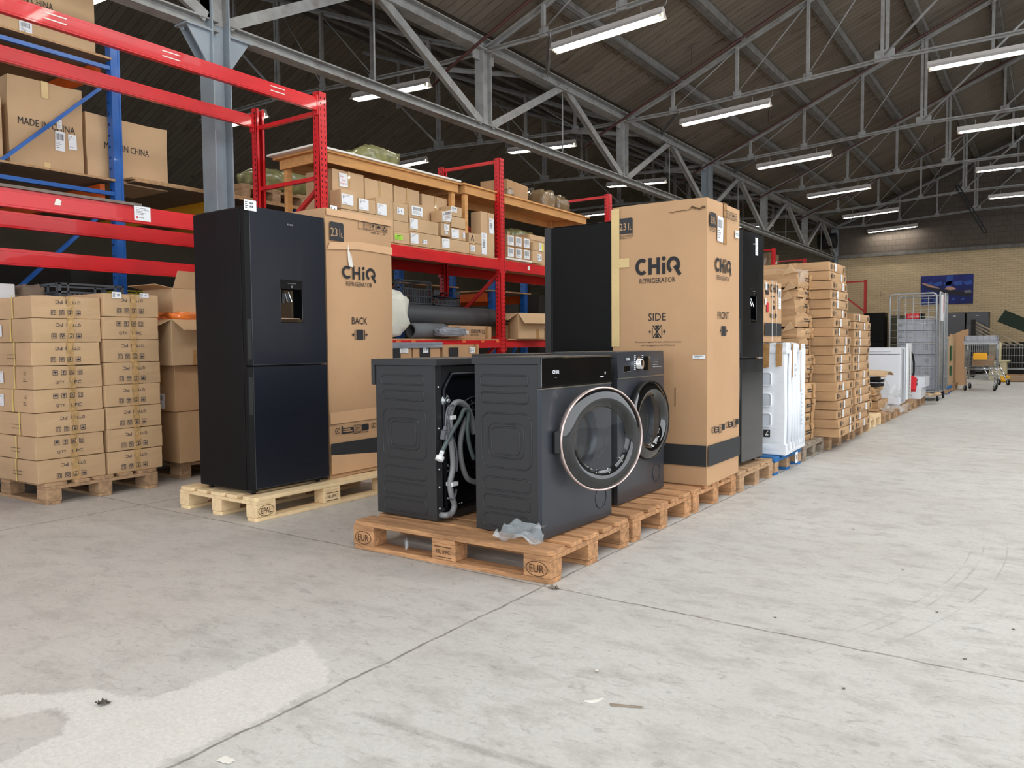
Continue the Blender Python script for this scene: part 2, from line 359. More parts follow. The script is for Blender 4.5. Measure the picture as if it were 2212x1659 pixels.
ORD = ['topmost', 'second from the top', 'third from the top', 'fourth from the top', 'fifth from the top', 'sixth from the top', 'seventh from the top', 'eighth from the top', 'ninth from the top', 'tenth from the top', 'eleventh from the top', 'twelfth from the top', 'thirteenth from the top', 'fourteenth from the top', 'fifteenth from the top', 'sixteenth from the top', 'seventeenth from the top', 'second from the bottom', 'lowest']
def ordn(i, n):
    if i == n-1: return 'lowest'
    if i == n-2: return 'second from the bottom'
    return ORD[i]
# ---------------------------------------------------------------- the building
GX, GY, BAY, ZB, ZT, YW = -6.75, 4.668, 4.343, 4.145, 5.236, 30.72
XR, XL = 6.91, -20.4
def floor_material():
    m = bpy.data.materials.new('concrete_floor'); m.use_nodes = True; nt = m.node_tree; N = nt.nodes; L = nt.links; b = N['Principled BSDF']
    geo = N.new('ShaderNodeNewGeometry'); sep = N.new('ShaderNodeSeparateXYZ'); L.new(geo.outputs['Position'], sep.inputs[0])
    def noise_(scale, detail=4, rough=.6, st=(1, 1, 1), dist=0):
        mp = N.new('ShaderNodeMapping'); mp.inputs['Scale'].default_value = st; L.new(geo.outputs['Position'], mp.inputs[0])
        n = N.new('ShaderNodeTexNoise'); n.inputs['Scale'].default_value = scale; n.inputs['Detail'].default_value = detail; n.inputs['Roughness'].default_value = rough; n.inputs['Distortion'].default_value = dist
        L.new(mp.outputs[0], n.inputs['Vector']); return n.outputs['Fac']
    def rng(v, a, b_, c=0, d=1):
        r = N.new('ShaderNodeMapRange'); r.inputs['From Min'].default_value = a; r.inputs['From Max'].default_value = b_; r.inputs['To Min'].default_value = c; r.inputs['To Max'].default_value = d; L.new(v, r.inputs['Value']); return r.outputs[0]
    def math_(op, a, b_=None):
        n = N.new('ShaderNodeMath'); n.operation = op
        for i, q in enumerate((a, b_)):
            if q is None: continue
            if isinstance(q, (int, float)): n.inputs[i].default_value = q
            else: L.new(q, n.inputs[i])
        return n.outputs[0]
    def mix(f, a, b_):
        n = N.new('ShaderNodeMixRGB')
        if isinstance(f, (int, float)): n.inputs[0].default_value = f
        else: L.new(f, n.inputs[0])
        for i, q in ((1, a), (2, b_)):
            if isinstance(q, tuple): n.inputs[i].default_value = q
            else: L.new(q, n.inputs[i])
        return n.outputs[0]
    c = mix(rng(noise_(.55, 5), .35, .65), S(198, 195, 190), S(210, 209, 205))
    # the floor beside the racks is browner and duller than the aisle
    c = mix(rng(math_('ADD', sep.outputs['X'], math_('MULTIPLY', noise_(1.1), 1.2)), -2.3, -.9, .5, 0), c, S(190, 179, 169))
    c = mix(rng(noise_(4.5, 8, .72, (1, 1.6, 1)), .48, .66, 0, .6), c, S(164, 159, 153))
    c = mix(rng(noise_(11, 8, .8, (1, 2.2, 1), 1.2), .54, .66, 0, .55), c, S(132, 128, 124))
    c = mix(rng(noise_(60, 5, .8), .35, .65, 0, .26), c, S(150, 146, 140))
    vo = N.new('ShaderNodeTexVoronoi'); vo.inputs['Scale'].default_value = 4.3; L.new(geo.outputs['Position'], vo.inputs['Vector'])
    c = mix(rng(math_('ADD', vo.outputs['Distance'], math_('MULTIPLY', noise_(16, 5), .12)), .115, .135, .28, 0), c, S(120, 116, 110))
    wob = math_('MULTIPLY', math_('SUBTRACT', noise_(7, 5), .5), .035)
    def joint(axis, at, wd, lo=None, hi=None):
        d = math_('ABSOLUTE', math_('ADD', math_('SUBTRACT', sep.outputs[axis], at), wob)); f = rng(d, wd*.6, wd, 1, 0)
        return f
    J = joint('X', -1.795, .007)
    for ax, at, wd in (('Y', 2.80, .007), ('Y', 8.8, .008), ('Y', 14.8, .01), ('Y', 20.8, .012), ('X', -5.0, .008), ('X', 1.4, .008)):
        J = math_('MAXIMUM', J, joint(ax, at, wd))
    c = mix(math_('MULTIPLY', J, rng(noise_(9, 6, .7), .35, .6, .35, .85)), c, S(112, 102, 96))
    # faint curved wheel tracks at the right
    dx = math_('ADD', sep.outputs['X'], 4.29); dy = math_('SUBTRACT', sep.outputs['Y'], 4.4)
    rad = math_('SQRT', math_('ADD', math_('MULTIPLY', dx, dx), math_('MULTIPLY', dy, dy)))
    trk = None
    for R_ in (3.97, 4.02, 4.12):
        t_ = rng(math_('ABSOLUTE', math_('SUBTRACT', rad, R_)), .002, .006, 1, 0); trk = t_ if trk is None else math_('MAXIMUM', trk, t_)
    trk = math_('MULTIPLY', trk, math_('MULTIPLY', rng(sep.outputs['Y'], 2.6, 3.0), rng(sep.outputs['Y'], 4.5, 5.2, 1, 0)))
    trk = math_('MULTIPLY', trk, rng(noise_(5, 3), .4, .6))
    c = mix(math_('MULTIPLY', math_('MULTIPLY', trk, rng(sep.outputs['X'], -1.2, -.9)), .35), c, S(120, 116, 110))
    at = N.new('ShaderNodeAttribute'); at.attribute_name = 'patch'
    pv = math_('ADD', at.outputs['Fac'], math_('MULTIPLY', math_('SUBTRACT', noise_(8, 8, .78), .5), .16))
    pc = mix(rng(noise_(70, 5, .8), .38, .62), S(228, 224, 218), S(208, 204, 198)); pc = mix(rng(noise_(5, 6, .7), .5, .66, 0, .5), pc, S(196, 190, 182))
    c = mix(math_('MULTIPLY', rng(pv, -.008, .008), .85), c, pc)
    a2 = N.new('ShaderNodeAttribute'); a2.attribute_name = 'strip'
    sv = math_('ADD', a2.outputs['Fac'], math_('MULTIPLY', math_('SUBTRACT', noise_(30, 7, .7), .5), .02))
    c = mix(math_('MULTIPLY', rng(sv, -.006, .006), rng(noise_(140, 2), .3, .7, .25, .65)), c, S(138, 132, 130))
    L.new(c, b.inputs['Base Color']); b.inputs['Roughness'].default_value = .62
    L.new(rng(noise_(6, 5), .3, .7, .5, .72), b.inputs['Roughness'])
    bp = N.new('ShaderNodeBump'); bp.inputs['Strength'].default_value = .25; bp.inputs['Distance'].default_value = .004
    L.new(math_('SUBTRACT', math_('MULTIPLY', noise_(45, 6), .35), J), bp.inputs['Height']); L.new(bp.outputs[0], b.inputs['Normal'])
    return m
def pdist(x, y, poly):                                   # signed distance, positive inside
    ins = False; d = 1e9; n = len(poly)
    for i in range(n):
        ax, ay = poly[i]; bx, by = poly[(i+1) % n]
        if (ay > y) != (by > y) and x < (bx-ax)*(y-ay)/(by-ay)+ax: ins = not ins
        dx, dy = bx-ax, by-ay; t = max(0, min(1, ((x-ax)*dx+(y-ay)*dy)/(dx*dx+dy*dy))); d = min(d, math.hypot(x-ax-t*dx, y-ay-t*dy))
    return d if ins else -d
PATCH = [(-2.17, 1.80), (-2.08, 1.765), (-1.93, 1.69), (-1.825, 1.60), (-1.825, .5), (-2.3, .5), (-2.16, .82), (-2.175, .9), (-2.19, .985), (-2.29, 1.045), (-2.385, 1.03), (-2.43, .93), (-2.62, .86), (-2.62, .98), (-2.50, 1.085), (-2.39, 1.168), (-2.20, 1.228), (-2.18, 1.486)]
STRIP = [(-1.64, 1.50), (-1.62, 1.525), (-.6, 1.625), (-.6, 1.59)]
fm = MB(); gx = [-2.9+.025*i for i in range(97)]; gy_ = [.45+.025*i for i in range(57)]
pa, sa = [], []
for y in gy_:
    for x in gx: fm.v.append((x, y, 0)); pa.append(max(-.3, min(.3, pdist(x, y, PATCH)))); sa.append(max(-.3, min(.3, pdist(x, y, STRIP))))
nx = len(gx)
for j in range(len(gy_)-1):
    for i in range(nx-1): fm.f.append((j*nx+i, j*nx+i+1, (j+1)*nx+i+1, (j+1)*nx+i)); fm.mi.append(0); fm.sm.append(False)
X0, X1, Y0, Y1 = gx[0], gx[-1], gy_[0], gy_[-1]
for q in ((XL, X0, -6, YW), (X1, XR, -6, YW), (X0, X1, -6, Y0), (X0, X1, Y1, YW)): fm.add([(q[0], q[2], 0), (q[1], q[2], 0), (q[1], q[3], 0), (q[0], q[3], 0)], [(0, 1, 2, 3)])
fl = struct('floor', fm, floor_material())
for nm, vals in (('patch', pa), ('strip', sa)):
    at = fl.data.attributes.new(nm, 'FLOAT', 'POINT'); vals = vals+[-.3]*(len(fl.data.vertices)-len(vals)); at.data.foreach_set('value', vals)

def brick_material(name, c1, c2, mort, sc=1):
    m = bpy.data.materials.new(name); m.use_nodes = True; nt = m.node_tree; N = nt.nodes; L = nt.links; b = N['Principled BSDF']
    geo = N.new('ShaderNodeNewGeometry'); sp = N.new('ShaderNodeSeparateXYZ'); cb = N.new('ShaderNodeCombineXYZ'); L.new(geo.outputs['Position'], sp.inputs[0])
    L.new(sp.outputs['X'], cb.inputs['X']); L.new(sp.outputs['Z'], cb.inputs['Y'])
    br = N.new('ShaderNodeTexBrick'); br.inputs['Scale'].default_value = 1; br.inputs['Brick Width'].default_value = .23; br.inputs['Row Height'].default_value = .078*sc; br.inputs['Mortar Size'].default_value = .006; br.inputs['Mortar Smooth'].default_value = .4
    br.inputs['Color1'].default_value = c1; br.inputs['Color2'].default_value = c2; br.inputs['Mortar'].default_value = mort; L.new(cb.outputs[0], br.inputs['Vector'])
    no = N.new('ShaderNodeTexNoise'); no.inputs['Scale'].default_value = 1.6; no.inputs['Detail'].default_value = 9; no.inputs['Roughness'].default_value = .75; L.new(cb.outputs[0], no.inputs['Vector'])
    mr = N.new('ShaderNodeMapRange'); mr.inputs['From Min'].default_value = .62; mr.inputs['From Max'].default_value = .72; mr.inputs['To Max'].default_value = .7; L.new(no.outputs['Fac'], mr.inputs['Value'])
    mx = N.new('ShaderNodeMixRGB'); L.new(mr.outputs[0], mx.inputs[0]); L.new(br.outputs['Color'], mx.inputs[1]); mx.inputs[2].default_value = S(90, 78, 62)
    L.new(mx.outputs[0], b.inputs['Base Color']); b.inputs['Roughness'].default_value = .8
    bp = N.new('ShaderNodeBump'); bp.inputs['Strength'].default_value = .5; bp.inputs['Distance'].default_value = .01; bp.invert = True; L.new(br.outputs['Fac'], bp.inputs['Height']); L.new(bp.outputs[0], b.inputs['Normal'])
    return m
brick_y = brick_material('painted_brick_yellow', S(208, 186, 150), S(199, 177, 142), S(168, 148, 118))
brick_k = brick_material('sooty_brick', S(92, 82, 74), S(86, 76, 68), S(66, 58, 52), 2.4)
brick_l = brick_material('flaking_brick', S(112, 104, 84), S(98, 90, 74), S(70, 62, 52))
ZE, SLOPE, XA = 5.50, .408, .08
def roof_z(x):                                            # underside of the boards
    if x >= GX: return ZE+SLOPE*((x-GX) if x <= XA else (2*XA-x-GX))
    return ZE+SLOPE*((GX-x) if x >= 2*GX-XA else (x-(2*GX-XA)+(GX-(2*GX-XA))))
XA2 = 2*GX-XA
mb = MB(); mb.box(GX, XR, YW, YW+.3, 0, 4.17); struct('wall_back', mb, brick_y)
mb = MB(); mb.prism([(GX, 4.17), (XR, 4.17), (XR, 5.5), (XA, roof_z(XA)+.1), (GX, 5.5)], ((0, YW+.3, 0), (1, 0, 0), (0, 0, 1)), .3); struct('wall_back_gable', mb, brick_k)
mb = MB(); mb.prism([(XL, 0), (GX, 0), (GX, 5.5), (XA2, roof_z(XA2)+.1), (XL, 5.5)], ((0, YW+.3, 0), (1, 0, 0), (0, 0, 1)), .3); struct('wall_back_left', mb, brick_l)
mb = MB(); mb.box(XL-.3, XL, -6, YW+.3, 0, 5.6); struct('wall_left', mb, M('dim_plaster', S(92, 84, 70), .9, var=.2, scale=1))
mb = MB(); mb.box(XR, XR+.3, 10, YW+.3, 0, 5.6); mb.box(XR, XR+.3, -6, -4, 0, 5.6); mb.box(XR, XR+.3, -4, 10, 4.7, 5.6); struct('wall_right', mb, M('dim_plaster', S(92, 84, 70), .9, var=.2, scale=1))
mb = MB(); mb.box(GX, XR, YW-.10, YW, 4.13, 4.24); struct('trim_1', mb, truss_d)
def roof_material():
    m = bpy.data.materials.new('roof_boards'); m.use_nodes = True; nt = m.node_tree; N = nt.nodes; L = nt.links; b = N['Principled BSDF']
    geo = N.new('ShaderNodeNewGeometry'); sp = N.new('ShaderNodeSeparateXYZ'); L.new(geo.outputs['Position'], sp.inputs[0])
    cb = N.new('ShaderNodeCombineXYZ'); L.new(sp.outputs['X'], cb.inputs['X']); L.new(sp.outputs['Y'], cb.inputs['Y'])
    br = N.new('ShaderNodeTexBrick'); br.inputs['Scale'].default_value = 1; br.inputs['Brick Width'].default_value = 2.4; br.inputs['Row Height'].default_value = .16; br.inputs['Mortar Size'].default_value = .006
    br.inputs['Color1'].default_value = S(120, 111, 99); br.inputs['Color2'].default_value = S(106, 97, 84); br.inputs['Mortar'].default_value = S(66, 58, 48); L.new(cb.outputs[0], br.inputs['Vector'])
    mp = N.new('ShaderNodeMapping'); mp.inputs['Scale'].default_value = (1, 3.4, 1); L.new(cb.outputs[0], mp.inputs[0])
    no = N.new('ShaderNodeTexNoise'); no.inputs['Scale'].default_value = 2.2; no.inputs['Detail'].default_value = 8; no.inputs['Roughness'].default_value = .7; L.new(mp.outputs[0], no.inputs['Vector'])
    mr = N.new('ShaderNodeMapRange'); mr.inputs['From Min'].default_value = .57; mr.inputs['From Max'].default_value = .66; mr.inputs['To Max'].default_value = .7; L.new(no.outputs['Fac'], mr.inputs['Value'])
    mx = N.new('ShaderNodeMixRGB'); L.new(mr.outputs[0], mx.inputs[0]); L.new(br.outputs['Color'], mx.inputs[1]); mx.inputs[2].default_value = S(52, 42, 36)
    L.new(mx.outputs[0], b.inputs['Base Color']); b.inputs['Roughness'].default_value = .85
    return m
roofm = roof_material()
sk0, sk1 = .9, 4.3                                        # unseen roof gaps added beyond the ridge to let fill light in
FILL_GAPS = ((-4.6, 2.2), (4.2, 10.2), (13.0, 19.0), (22.0, 28.0))
for nm, segs in (('ceiling', ((GX, XA), (XA, XR+.3))), ('ceiling_left', ((XL-.3, XA2), (XA2, GX)))):
    mb = MB()
    for a, b in segs:
        def slab(x0, x1, y0, y1):
            v = [(x, y, roof_z(min(max(x, XL), XR))+dz) for dz in (0, .08) for y in (y0, y1) for x in (x0, x1)]
            mb.add(v, [(0, 2, 3, 1), (4, 5, 7, 6), (0, 1, 5, 4), (2, 6, 7, 3), (0, 4, 6, 2), (1, 3, 7, 5)])
        if a == XA and nm == 'ceiling':
            slab(a, sk0, -6, YW+.3); slab(sk1, b, -6, YW+.3)
            ys_ = [-6]+[q for s_ in FILL_GAPS for q in s_]+[YW+.3]
            for q in range(0, len(ys_), 2): slab(sk0, sk1, ys_[q], ys_[q+1])
        else: slab(a, b, -6, YW+.3)
    struct(nm, mb, roofm)

# roof trusses ---------------------------------------------------------------
TX = [0, 1.02, 2.19, 3.36, 4.505, 5.67, 6.83]; TCH = [4.24+1.0, 5.235, 5.292, 5.36, 5.43, 5.43, 5.43]
def half(o, sgn, y, x0):
    ch, rf, ve, di = MB(), MB(), MB(), MB()
    P = lambda i, z: (x0+sgn*TX[i], y, z)
    rz = [5.24, 5.62, 6.13, 6.61, 7.09, 7.56, 8.02]
    for i in range(6):
        rf.angle(P(i, rz[i]), P(i+1, rz[i+1]), .085, up=(0, 1, 0)); 
        ch.angle(P(i, TCH[i]), P(i+1, TCH[i+1]), .07, up=(0, 1, 0))
    rf.build('top_chord', truss_m, o); ch.build('bottom_chord', truss_m, o)
    for i in (1, 2, 3):
        ve.__init__(); ve.bar(P(i, TCH[i]), P(i, rz[i]), .055, .05); ve.box(x0+sgn*TX[i]-.07, x0+sgn*TX[i]+.07, y-.012, y+.012, TCH[i]-.04, TCH[i]+.08); ve.build('vertical_post', truss_m, o)
    ve.__init__()
    for dx in (-.035, .035): ve.bar((x0+sgn*TX[4]+dx, y, TCH[4]), (x0+sgn*TX[4]+dx, y, rz[4]), .03, .05)
    ve.box(x0+sgn*TX[4]-.14, x0+sgn*TX[4]+.14, y-.012, y+.012, TCH[4]-.04, TCH[4]+.13); ve.build('vertical_post', truss_m, o)
    g = TCH[4]+(TX[5]-TX[4])*.96
    ve.__init__(); ve.bar(P(5, g), P(5, rz[5]), .05, .05); ve.box(x0+sgn*TX[5]-.09, x0+sgn*TX[5]+.09, y-.012, y+.012, g-.05, g+.07); ve.build('vertical_post', truss_m, o)
    for i in (1, 2, 3):
        di.__init__(); di.tube([P(i, TCH[i]+.05), P(i+1, rz[i+1]-.04)], .011, 6); di.build('tie_rod', truss_m, o)
    di.__init__(); di.tube([P(4, TCH[4]+.05), P(6, TCH[4]+(TX[6]-TX[4])*.96)], .024, 8); di.build('diagonal_strut', truss_m, o)
far = ['nearest', 'second', 'third', 'fourth', 'fifth', 'sixth', 'farthest']
for k in range(0, 7):
    y = GY+k*BAY if k < 6 else YW-.35
    o = empty('roof_truss', (0, 0, 0)); half(o, 1, y, GX); 
    # the right-hand half mirrored about the ridge
    half(o, -1, y, XR)
    mb = MB(); mb.bar((XA, y, 5.43), (XA, y, 8.0), .05); mb.build('king_post', truss_m, o)
    tag(o, 'white steel roof truss with thin tie rods over the open aisle, %s from the camera' % far[k], 'roof truss', 'roof trusses of the aisle hall')
    o = empty('roof_truss', (0, 0, 0)); half(o, -1, y, GX)
    tag(o, 'dusty steel roof truss over the dark storage hall behind the racks, %s from the camera' % far[k], 'roof truss', 'roof trusses of the storage hall')
# girder between the two halls
Yend = GY+6*BAY
for k in range(-1, 6):
    y0 = GY+k*BAY; y1 = y0+BAY; ym = (y0+y1)/2
    o = empty('lattice_girder', (0, 0, 0)); 
    mb = MB(); mb.ibeam((GX, y0+(.1 if k == 0 else 0), ZB), (GX, y1, ZB), .15, .11); mb.build('bottom_chord', truss_m, o)
    mb = MB(); mb.ibeam((GX, y0, ZT+.06), (GX, y1, ZT+.06), .2, .17); mb.build('top_chord', truss_m, o)
    for a, b in (((GX, y0+.12, ZB+.06), (GX, ym-.1, ZT+.02)), ((GX, ym+.05, ZT+.02), (GX, y1-.12, ZB+.06))):
        mb = MB(); mb.angle(a, b, .11, up=(1, 0, 0), t=.014); mb.angle(a, b, -.0001 or .1, up=(1, 0, 0)) if 0 else None; mb.build('diagonal_strut', truss_m, o)
    if k < 5:
        mb = MB(); mb.ibeam((GX, y1, ZB+.05), (GX, y1, ZT), .15, .2, up=(0, 1, 0)); mb.box(GX-.012, GX+.012, y1-.24, y1+.24, ZT-.16, ZT); mb.box(GX-.012, GX+.012, y1-.22, y1+.22, ZB+.03, ZB+.15); mb.build('vertical_post', truss_m, o)
    mb = MB(); mb.tube([(GX, ym, ZT), (GX, ym, ZB+.03)], .012, 6); mb.build('hanger_rod', truss_m, o)
    if k < 5:
        mb = MB(); mb.angle((-5.62, y1, 5.2), (GX+.1, y1+1.55, 5.30), .07); mb.build('knee_brace', truss_m, o)
        mb = MB(); mb.angle((GX-1.1, y1, 5.22), (GX-.1, y1+1.5, 5.30), .06); mb.build('knee_brace', truss_m, o)
    if k < 0: lb = 'white steel lattice girder reaching back from the grey column above the red rack'
    else: lb = 'white steel lattice girder section with crossing struts, %s bay from the grey column' % ['first', 'second', 'third', 'fourth', 'fifth', 'last'][k]
    tag(o, lb, 'girder', 'girder sections between the two halls')
# columns
def column(y, first=False):
    o = empty('steel_column', (GX, y, 0)); mb = MB(); mb.ibeam((0, 0, .012), (0, 0, ZT), .21, .2, up=(0, 1, 0), t=.014); mb.box(-.16, .16, -.16, .16, 0, .015)
    mb.build('shaft', steel, o)
    for sg in (-1, 1):
        mb = MB(); yy = sg*.1
        v = [(-.03, yy, ZB-.07), (-.03, yy+sg*.24, ZB-.07), (-.03, yy, ZB-.42)]
        for dx in (-.06, .06):
            vv = [(x+dx, b, c) for x in (-.006, .006) for _, b, c in v]
            mb.add(vv, [(0, 1, 2), (5, 4, 3), (0, 3, 4, 1), (1, 4, 5, 2), (2, 5, 3, 0)])
        mb.box(-.1, .1, min(yy, yy+sg*.26), max(yy, yy+sg*.26), ZB-.075, ZB-.058)
        for bx in (-.05, .05):
            for by in (.1, .2): mb.cyl((bx, yy+sg*by, ZB-.1), (bx, yy+sg*by, ZB-.05), .014, 6)
        mb.build('bracket', steel, o)
    return o
tag(column(GY), 'grey painted steel column standing behind the near red rack', 'column', 'steel columns')
tag(column(GY+3*BAY), 'steel column hidden low down behind the tall cardboard box', 'column', 'steel columns')
tag(column(Yend-.12), 'dusty steel column against the back wall where the girder ends', 'column', 'steel columns')
# purlins (wide timber-grey beams under the boards)
pn = ['first', 'second', 'third', 'fourth', 'fifth', 'sixth']
for side, nm in ((1, 'aisle hall'), (-1, 'storage hall')):
    for i in range(1, 7):
        x = GX+side*TX[i]; z = roof_z(x)
        if side == -1 and i > 5: continue
        mb = MB(); h_ = .17; mb.box(x-.05, x+.05, -2, YW-.01, z-h_, z-.035); mb.box(x-.05-.035*side, x+.05-.035*side, -2, YW-.01, z-h_-.012, z-h_+.012)
        o = mb.build('purlin', truss_d); tag(o, 'long roof purlin of the %s, %s up the slope from the girder' % (nm, pn[i-1]), 'purlin', 'purlins of the '+nm)
for i in (1, 2, 3, 4):
    x = XR-TX[i]; z = roof_z(x); mb = MB(); mb.box(x-.05, x+.05, -2, YW-.01, z-.17, z-.035); o = mb.build('purlin', truss_d); tag(o, 'long roof purlin on the far slope of the aisle hall, %s from its outer edge' % pn[i-1], 'purlin', 'purlins beyond the ridge')
mb = MB()
for q in range(5): mb.tube([(-5.66+.02*q, y_, 5.735+.012*math.sin(y_*1.3+q)) for y_ in [GY+j*1.1 for j in range(-3, 24)]], .006, 5)
tag(mb.build('cable_bundle', hose_g), 'bundle of thin grey cables running along the lowest purlin', 'cables')
# dark red pipes under the roof slope
for k in range(1, 6):
    y = GY+k*BAY-.45; mb = MB(); mb.tube([(-7.3, y, 4.75), (-7.0, y, 4.92), (XA-.3, y, roof_z(XA-.3)-.3)], .022, 8)
    for xx in (-5.2, -3.0, -.9): mb.tube([(xx, y, roof_z(xx)-.32), (xx, y, roof_z(xx)-.02)], .006, 6)
    tag(mb.build('sprinkler_pipe', pipe_red), 'dark red pipe rising under the roof boards beside the %s roof truss' % far[k], 'pipe', 'red pipes under the roof')
mb = MB()
for dx in (-.045, .045): mb.bar((-2.44+dx, 26.38, 5.6), (-1.70+dx, 26.38, 4.17), .05, .04)
for t in range(8): f_ = t/7; mb.bar((-2.44-.045+.74*f_, 26.38, 5.6-1.43*f_), (-2.44+.045+.74*f_, 26.38, 5.6-1.43*f_), .03)
tag(mb.build('hanging_ladder_rail', rubber), 'black double rail hanging at a slant from the far roof truss', 'rail')

# fluorescent lamps ------------------------------------------------------------
tube_glow = M('fluorescent_tube', (1, .97, .88, 1), emis=LAMP_E, var=0)
def make_lamp():
    o = empty('fluorescent_lamp')
    mb = MB(); Lh = .80
    mb.prism([(-.035, .10), (.035, .10), (.045, .045), (.10, -.01), (.094, -.014), (.03, .035), (-.03, .035), (-.094, -.014), (-.10, -.01), (-.045, .045)], ((-Lh, 0, 0), (0, 1, 0), (0, 0, 1)), 2*Lh)
    mb.build('housing', lamp_white, o)
    for yy in (-.035, .035): 
        mb = MB(); mb.cyl((-.75, yy, .004), (.75, yy, .004), .019, 12); mb.build('tube', tube_glow, o)
        for sx in (-1, 1): mb = MB(); mb.box(sx*.765-.015, sx*.765+.015, yy-.016, yy+.016, -.012, .035); mb.build('lamp_holder', lamp_cap, o)
    mb = MB()
    for xx in (-.5, .5): mb.tube([(xx, 0, .1), (xx, .01, .16), (xx, 0, .2)], .006, 5)
    mb.tube([(.78, 0, .1), (.84, 0, .14), (.84, .02, .22)], .005, 5); mb.build('hanging_hook', truss_m, o)
    return o
rows = [(-4.79, 'aisle-hall row nearest the girder', 5.07, 0), (-.85, 'aisle-hall row nearest the ridge', 5.20, 0), (-8.58, 'storage-hall row nearest the girder', 5.06, 0), (-12.42, 'storage-hall row farthest left', 5.25, 0), (3.1, 'aisle-hall row beyond the ridge', 5.22, 0)]
lamp0 = make_lamp(); used = False
nth = ['behind the camera', 'level with the grey column', 'nearest to the camera in view', 'second nearest in view', 'third nearest in view', 'fourth nearest in view', 'fifth nearest in view', 'closest to the back wall']
for x, nm, z, _ in rows:
    for k in range(-1, 7):
        if k == 6 and x > -10 and x != -4.79: continue
        y = GY+k*BAY if k < 6 else YW-.35
        l = lamp0 if not used else copy_tree(lamp0); used = True
        l.location = (x, y, z-.06); l.rotation_euler.y = -.05 if x > GX and x < -3 else (.05 if x == -8.58 else 0)
        tag(l, 'lit twin-tube fluorescent lamp, %s, %s' % (nm, nth[k+1]), 'lamp', 'fluorescent lamps of the '+nm.split(' row')[0])
